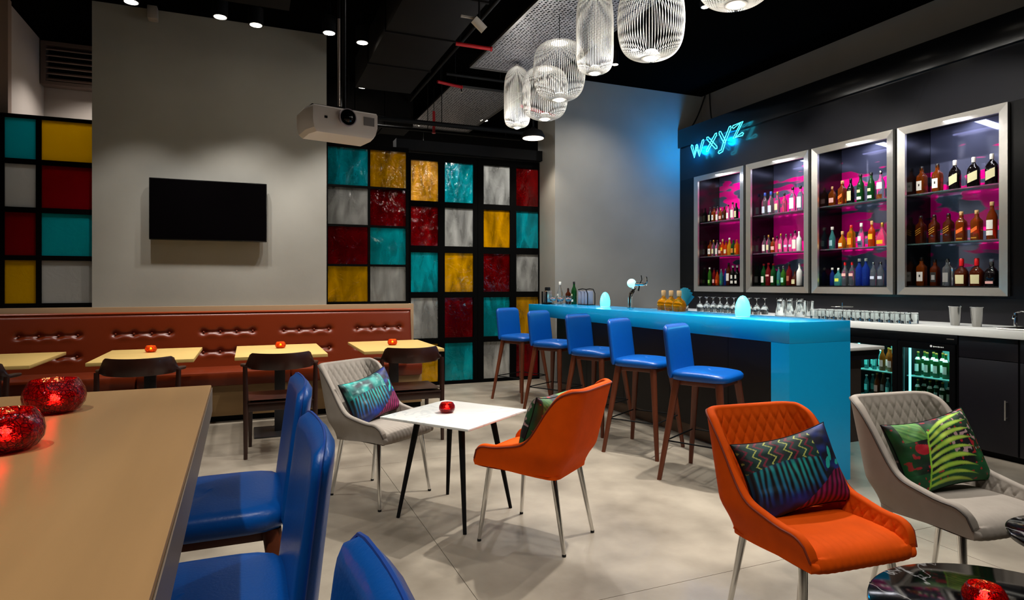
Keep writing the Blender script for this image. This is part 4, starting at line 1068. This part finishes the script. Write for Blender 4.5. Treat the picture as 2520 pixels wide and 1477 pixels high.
def bottle_parts(kind):
    if kind in BMESH: return BMESH[kind]
    pf, H, gl, cap, (cr, chh), labs, words = K[kind]; prof, p, sy = PF[pf]; out = []
    b = MB(); b.lathe([(.0001, .0)]+[(r*H, z*H) for r, z in prof]+[(.0001, prof[-1][1]*H)], 20 if p == 2 else 28, p=p, sy=sy, cap=False); out.append(('glass', b.mesh('glass', gl, 50)))
    zt = prof[-1][1]*H; b = MB(); b.lathe([(cr*H*.95, zt-chh*H*.55), (cr*H, zt-chh*H*.5), (cr*H, zt+chh*H*.4), (cr*H*.8, zt+chh*H*.5)], 14); out.append(('cap', b.mesh('cap', cap, 50)))
    for i, (z0, z1, m, ha, sl) in enumerate(labs):
        b = MB(); n = 14; vs = []; off = .0012+.0007*i
        for zz in (z0, (z0+z1)/2, z1):
            row = []
            for k in range(n+1):
                t = -PI/2-ha+2*ha*k/n; ct, s_ = math.cos(t), math.sin(t); kk = (abs(ct)**p+abs(s_)**p)**(-1/p)
                z = (zz+sl*(k/n-.5))*H
                r = prof[-1][0]
                for (ra, za), (rb, zb) in zip(prof[:-1], prof[1:]):
                    if za*H <= z <= zb*H: r = ra+(rb-ra)*(z-za*H)/max(1e-6, (zb-za)*H); break
                r = r*H+off; vs.append((r*kk*ct, r*kk*s_*sy-(off*.6 if sy < 1 else 0), z))
        fs = [(j*(n+1)+k, j*(n+1)+k+1, (j+1)*(n+1)+k+1, (j+1)*(n+1)+k) for j in range(2) for k in range(n)]
        b.add(vs, fs); out.append(('label', b.mesh('label', m, 60)))
    BMESH[kind] = out; return out
def bottle(kind, loc, rz, label, group, sc=1.):
    P = bottle_parts(kind); o = link('bottle', P[0][1], None, loc, rz); o.scale = (sc, sc, sc); tag(o, label, 'bottle', group)
    for nm, me in P[1:]: link(nm, me, o)
    return o
ORD = ['first', 'second', 'third', 'fourth', 'fifth', 'sixth', 'seventh', 'eighth', 'ninth', 'tenth', 'eleventh']
ROWS = {  # case index 3 = leftmost ... 0 = rightmost ; top, middle, bottom shelf, left to right
 3: [['cream', 'bourbon', 'ouzo', 'cognac', 'blacklabel', 'ouzo', 'vodka2', 'cream'], ['bourbon', 'rum', 'ouzo', 'cognac', 'mescal', 'cointreau', 'yellowliq', 'jager', 'gold'], ['pastis', 'redliq', 'aper', 'teal', 'blueliq', 'tallbrown', 'whitedia', 'whitedia']],
 2: [['vodka', 'vodka', 'rum', 'pink', 'vodka2', 'vodka2'], ['ouzo', 'rum', 'cognac', 'pink', 'rum', 'clear', 'clear', 'vodka2', 'malibu'], ['vermouth', 'redverm', 'vermouth', 'teal', 'gin', 'campari', 'triangle', 'malibu']],
 1: [['cognac', 'slantgold', 'cream', 'champ', 'champ', 'bluetop'], ['tequila', 'reposado', 'gold', 'silver', 'mescal', 'magenta'], ['smallblue', 'lemon', 'redcapv', 'redcapv', 'bluegin', 'bluegin', 'clear', 'clear']],
 0: [['bourbon', 'bourbon', 'darkflask', 'darkflask', 'darkflask'], ['slant', 'slant', 'slant', 'slantgold', 'slantgold', 'scotch'], ['bourbon', 'blacklabel', 'clearsq', 'redwax', 'redwax', 'decanter']]}
SZ = [2.2225, 1.7425, 1.3355]; SN = ['top', 'middle', 'bottom']
for ci, rows in ROWS.items():
    f = FY[ci]; ya, yb = (f+.072)*1.034+.055, f+.875
    for si, row in enumerate(rows):
        n = len(row)
        for i, kd in enumerate(row):
            yy = yb-(yb-ya)*(i+.0)/(n-1) if n > 1 else f+.49
            sc = 1.0 if n < 7 else (.93 if n < 9 else .84)
            if ci == 3 and si == 0: sc = .8
            bottle(kd, (6.07+random.uniform(-.012, .012), yy, SZ[si]), -PI/2+random.uniform(-.12, .12),
                   K[kd][6].split(' and ')[0]+', %s from left, %s shelf, %s case' % (ORD[i], SN[si], caseN[ci]), 'bottles in the %s case' % caseN[ci], sc)

# ------------------------------------------------------------------ glasses on the back counter
def glass_mesh(kind):
    if kind == 'stem':  # upside down wine glass
        pr = [(.036, 0), (.040, .03), (.043, .06), (.036, .09), (.012, .108), (.0045, .12), (.004, .175), (.010, .183), (.033, .188), (.033, .190), (.0001, .190)]
        pr = pr+[]; inner = [(.034, 0), (.0385, .03), (.0415, .06), (.034, .088), (.0001, .104)]
    elif kind == 'highball': pr = [(.034, 0), (.031, .145), (.029, .15), (.0001, .15)]; inner = [(.0325, 0), (.0295, .14), (.0001, .14)]
    elif kind == 'carafe': pr = [(.048, 0), (.045, .05), (.026, .13), (.030, .17), (.033, .20), (.0001, .20)]; inner = [(.046, 0), (.043, .05), (.024, .13), (.028, .17), (.0001, .195)]
    else: pr = [(.040, 0), (.0405, .02), (.041, .095), (.039, .10), (.0001, .10)]; inner = [(.0385, 0), (.0385, .085), (.0001, .09)]
    b = MB(); b.lathe(pr, 20, cap=False); b.lathe(inner, 20, cap=False)
    b.lathe([inner[0], pr[0]], 20, cap=False)
    return b.mesh(kind, m_glass, 50)
GM = {k: glass_mesh(k) for k in ('stem', 'highball', 'tumbler', 'carafe')}
def glass(kind, x, y, label, group, z=1.0, sc=1.):
    o = link('drinking_glass', GM[kind], None, (x, y, z)); o.scale = (sc, sc, sc); tag(o, label, 'glass', group)
for i in range(11):
    for r in range(2):
        glass('tumbler', 5.36+r*.10, 3.82+i*.098, 'upside down clear tumbler on the white counter, %s row, %s from the right' % (['front', 'back'][r], ORD[i]), 'upside down tumblers in the %s row on the white counter' % ['front', 'back'][r])
for i in range(9):
    for r in range(2):
        glass('stem', 5.42+r*.12, 5.66+i*.125, 'upside down stemmed glass on the back counter, %s row, %s from the right' % (['front', 'back'][r], ORD[i]), 'upside down stemmed glasses in the %s row' % ['front', 'back'][r])
for i in range(5): glass('highball', 5.55, 5.02+i*.1, 'upside down tall highball glass on the back counter, %s from the right' % ORD[i], 'upside down highball glasses', sc=1.15)
for i in range(3): glass('carafe', 5.38, 5.00+i*.14, 'upside down fluted glass carafe left of the tumblers, %s from the right' % ORD[i], 'upside down carafes', sc=1.)
# wire fruit stand
t = thing('wire_stand', 'chrome wire tray stand behind the upside down tumblers', 'tray', (5.70, 4.75, 1.0))
b = MB()
for k in range(4): b.tube([((.11-.02*k)*math.cos(a*PI/12), (.11-.02*k)*math.sin(a*PI/12), .12) for a in range(24)], .0025, 5, closed=True)
b.build('tray', m_chrome, t)
b = MB(); b.cyl((0, 0, 0), (0, 0, .16), .006, n=8); b.lathe([(.05, 0), (.05, .006), (.006, .012)], 20); b.build('pole', m_chrome, t)
# shakers
for i, yy in enumerate((3.525, 3.35)):
    t = thing('cocktail_shaker', ['steel shaker cup left of the other beside the tumblers', 'steel shaker cup nearer the faucet'][i], 'shaker', (5.56, yy, 1.0))
    b = MB(); b.lathe([(.030, 0), (.033, .004), (.046, .155), (.049, .158), (.049, .163), (.044, .163), (.031, .01), (.0001, .008)], 28); b.build('cup', M('shaker_steel', '9c9a96', .14, metal=1.), t)
    b = MB(); b.tube([(.048*math.cos(a*PI/14), .048*math.sin(a*PI/14), .162) for a in range(28)], .003, 6, closed=True); b.build('rim', m_chrome, t)
# faucet and sink
t = thing('faucet', 'small chrome lever faucet at the right end of the white counter', 'faucet', (5.70, 3.14, 1.0))
b = MB(); b.cyl((0, 0, 0), (0, 0, .12), .013, n=16); b.build('post', m_chrome, t)
b = MB(); b.tube([(0, 0, .09), (-.05, -.02, .10), (-.12, -.05, .095), (-.13, -.055, .08)], .009, 10); b.build('spout', m_chrome, t)
b = MB(); b.tube([(0, 0, .12), (.0, -.04, .135), (.0, -.09, .13)], .005, 8); b.build('lever', m_chrome, t)
t = thing('sink_tray', 'low dark sink tray with steel rim beside the faucet', 'sink', (5.58, 2.87, 1.0))
b = MB(); b.bb(-.2, .2, -.22, .22, 0, .006); b.build('basin', m_black, t, smooth=0)
b = MB(); b.tube([(-.2, -.22, .008), (.2, -.22, .008), (.2, .22, .008), (-.2, .22, .008)], .006, 6, closed=True); b.build('rim', m_steel, t)

# ------------------------------------------------------------------ bottle fridge
fg = thing('bottle_fridge', 'black two door bottle fridge glowing teal under the counter', 'fridge', (0, 0, 0))
FYA, FYB = 3.345, 4.35
b = MB(); b.bb(5.85, 5.93, FYA, FYB, .03, .93); b.build('rear_panel', m_black, fg, smooth=0)
for a, c in ((FYA, FYA+.02), (FYB-.02, FYB), (3.832, 3.858)):
    b = MB(); b.bb(5.315, 5.85, a, c, .03, .93); b.build('side_panel', m_black, fg, smooth=0)
b = MB(); b.bb(5.315, 5.85, FYA+.02, 3.832, .85, .93); b.bb(5.315, 5.85, 3.858, FYB-.02, .85, .93); b.bb(5.305, 5.32, FYA, FYB, .862, .935); b.build('top_panel', m_blackgloss, fg, smooth=0)
b = MB(); b.bb(5.315, 5.85, FYA+.02, FYB-.02, .03, .08); b.build('floor_panel', m_black, fg, smooth=0)
led = M('fridge_led', 'b0fff4', .5, emis='6fe4e4', es=2.2)
for di, (a, c) in enumerate(((FYA+.006, 3.842), (3.848, FYB-.006))):
    d = link('door', None, fg); fw = .045
    b = MB()
    for q in ((a, a+fw, .05, .855), (c-fw, c, .05, .855), (a+fw, c-fw, .05, .10), (a+fw, c-fw, .80, .855)): b.bb(5.285, 5.312, *q)
    b.build('door_frame', m_blackgloss, d, smooth=0)
    b = MB(); b.bb(5.296, 5.300, a+fw, c-fw, .10, .80); b.build('pane', M('fridge_glass', 'e8f4f4', .02, trans=1., ior=1.1), d, smooth=0)
    b = MB(); b.bb(5.345, 5.355, c-.075, c-.06, .12, .80); b.build('light_strip', led, d, smooth=0)
    for z in (.55, .31):
        b = MB(); b.bb(5.36, 5.80, a+.03, c-.03, z-.008, z); b.build('shelf', M('fridge_shelf', '8fd8d0', .3, trans=.3), fg, smooth=0)
    b = MB(); b.bb(5.84, 5.848, a+.03, c-.03, .10, .85); b.build('liner', M('fridge_liner', '9adcd8', .5), fg, smooth=0)
    lamp('AREA', 'fridge_light', (5.42, (a+c)/2, .838), 2.4, (.45, 1, .95), (5.52, (a+c)/2, .3), sx=.4, sy=.1, parent=fg)
# white maker's mark on the right hand door : dot and a row of small letters, too small to read
b = MB(); yy = 3.545
b.cyl((5.2845, yy, .832), (5.283, yy, .832), .0095, n=16)
for k in range(7): b.box((5.2838, yy-.022-k*.013, .829), (.0014, .0085, .011 if k in (0, 3) else .008), .0006)
b.build('white_lettering', M('print_white', 'f0f0ee', .5), fg)
b = MB(); b.bb(5.302, 5.3045, 3.37, 3.43, .897, .905); b.build('rating_plate', M('plate', 'd0c4b8', .4), fg, smooth=0)
FB = {0: [['beer', 'beer', 'beer', 'beer', 'beer'], ['beer', 'beer', 'beer', 'beer']], 1: [['tonic', 'tonic', 'alebrown', 'alebrown', 'beer'], ['tonic', 'alebrown', 'tonic', 'beer']]}
for di, (a, c) in enumerate(((FYA+.006, 3.842), (3.848, FYB-.006))):
    for si, row in enumerate(FB[di]):
        for i, kd in enumerate(row):
            y0, y1 = a+.085, c-.085; yy = y1-(y1-y0)*i/(len(row)-1)
            for r in range(2):
                bottle(kd, (5.43+r*.085, yy, (.5505, .3105)[si]), -PI/2, K[kd][6]+', %s from left, %s row, %s shelf, %s fridge door' % (ORD[i], ['front', 'back'][r], ['upper', 'lower'][si], ['right', 'left'][di]), 'bottles in the fridge', .93)

# ------------------------------------------------------------------ things on the bar
def egg(x, y, label):
    t = thing('egg_lamp', label, 'lamp', (x, y, 1.10)); h = .165; R = .056
    b = MB(); b.lathe([(R*.9, 0), (R*.98, .02), (R, .045), (R*.97, .075), (R*.85, .11), (R*.62, .14), (R*.32, .159), (.0001, h)], 28); b.build('shade', M('egg_glow', '60e8f8', .4, emis='56ecff', es=1.5), t)
    b = MB(); b.cyl((0, 0, 0), (0, 0, .006), R*.93, n=28); b.build('base', m_counter, t)
    lamp('POINT', 'egg_light', (x-.08, y, 1.2), .8, (.2, .85, 1), size=.05, parent=t)
egg(3.66, 6.10, 'glowing cyan egg lamp farther away, left of the beer tap')
egg(3.50, 3.80, 'glowing cyan egg lamp nearest the end of the bar')
t = thing('beer_tap', 'chrome beer tap with a glowing pale globe on the bar', 'beer tap', (3.70, 5.66, 1.10), 0)
b = MB(); b.lathe([(.04, 0), (.04, .008), (.022, .014)], 20); b.tube([(0, 0, .01), (0, 0, .11), (.01, 0, .15), (.035, -.01, .19), (.045, -.01, .21)], [.021, .021, .022, .023, .018], 14); b.build('column', m_chrome, t)
b = MB(); b.sphere((.03, .02, .262), .047, 24, 14); b.build('globe', M('tap_globe', 'c8f6f6', .3, emis='a8f4f8', es=.8), t)
b = MB(); b.cyl((.05, -.01, .25), (.13, -.05, .25), .018, n=14); b.cyl((.09, -.03, .25), (.08, -.03, .18), .010, n=10); b.build('faucet_body', m_chrome, t)
b = MB(); b.tube([(.10, -.035, .26), (.115, -.045, .30), (.11, -.04, .345)], .005, 8); b.build('lever', m_black, t)
b = MB(); b.cyl((.15, -.06, .285), (.158, -.063, .285), .05, n=24); b.cyl((.13, -.05, .24), (.154, -.061, .262), .008, n=8); b.build('medallion', m_chrome, t)
for i, (x, y) in enumerate(((3.73, 5.12), (3.70, 4.96), (3.67, 4.80))):
    bottle('anejo', (x, y, 1.10), -PI/2+.3*i, 'squat golden tequila bottle with cork ball, %s of the three on the bar' % ['left', 'middle', 'right'][i], 'golden bottles on the bar', 1.02)
t = thing('napkin_fan', 'teal paper napkin fan behind the golden bottles', 'napkin', (3.78, 4.86, 1.10))
b = MB(); vs = [(0, 0, .02)]; n = 17
for k in range(n):
    a = math.radians(35+110*k/(n-1)); vs.append((.012*(-1)**k+.0, .20*math.cos(a)*.75, .02+.20*math.sin(a)))
b.add(vs+[(v[0]+.002, v[1], v[2]) for v in vs], [(0, k+1, k+2) for k in range(n-1)]+[(n+1, n+k+3, n+k+2) for k in range(n-1)]); b.build('fan', M('teal_paper', '1f7f92', .6), t, smooth=0)
b = MB(); b.lathe([(.03, 0), (.034, .05), (.030, .05), (.027, .006), (.0001, .006)], 20); b.build('holder', m_glass, t)
# far cluster
t = thing('straw_caddy', 'black and steel straw caddy at the far end of the bar', 'caddy', (3.46, 7.16, 1.10))
b = MB(); b.bb(-.05, .05, -.07, .07, 0, .02, .003); b.bb(-.05, -.035, .05, .07, .02, .16); b.bb(-.05, -.035, -.07, -.05, .02, .16); b.build('tray', m_black, t)
b = MB(); b.bb(-.03, .04, -.048, .048, .02, .17, .004); b.build('cup', m_steel, t)
b = MB()
for k in range(2): b.bb(-.02, .02, -.045+k*.048, -.003+k*.048, .16, .215, .008)
b.build('lids', m_black, t)
bottle('silver', (3.62, 7.13, 1.10), -PI/2, 'clear bottle with black stopper at the far end of the bar', 'bottles at the far end of the bar', 1.06)
bottle('blacklabel', (3.70, 7.06, 1.10), -PI/2, 'small dark bottle between the clear and green ones at the far end of the bar', 'bottles at the far end of the bar', .8)
bottle('champ', (3.74, 6.98, 1.10), -PI/2, 'green wine bottle at the far end of the bar', 'bottles at the far end of the bar', .92)
gob = MB(); gob.lathe([(.030, 0), (.030, .004), (.006, .010), (.006, .03), (.030, .045), (.044, .075), (.040, .10), (.038, .10), (.042, .075), (.028, .048), (.0001, .04)], 22); gme = gob.mesh('goblet', m_glass, 50)
ice = MB()
for k in range(5): ice.box((.018*math.cos(k*1.3), .018*math.sin(k*1.3), .065+.006*(k % 2)), (.016, .016, .016), .003, Matrix.Rotation(k, 3, 'Z'))
gar = ice.mesh('garnish', M('fruit_pink', 'e0a090', .5), 50)
for i, (x, y) in enumerate(((3.47, 7.03), (3.55, 6.98), (3.62, 6.90))):
    o = link('goblet', gme, None, (x, y, 1.10)); o.scale = (1.1, 1.1, 1.1); tag(o, 'clear goblet with fruit at the far end of the bar, %s of three' % ['left', 'middle', 'right'][i], 'glass', 'goblets at the far end of the bar'); link('fruit', gar, o)
t = thing('napkin_caddy', 'dark caddy of grey napkins with curved rail at the far end of the bar', 'caddy', (3.78, 6.75, 1.10))
b = MB()
for k in range(3):
    q = -.10+k*.085; b.bb(-.045, .045, q, q+.05, .006, .17, .006)
b.build('napkins', M('napkin_grey', '8f90a0', .8), t)
b = MB(); b.tube([(-.05, -.13, 0), (-.05, -.13, .14), (-.05, -.09, .19), (-.05, 0, .195), (-.05, .10, .185)], .006, 8); b.tube([(.05, -.13, 0), (.05, -.13, .14), (.05, -.09, .19), (.05, 0, .195), (.05, .10, .185)], .006, 8); b.bb(-.055, .055, -.13, .11, 0, .006); b.build('rack', m_black, t)
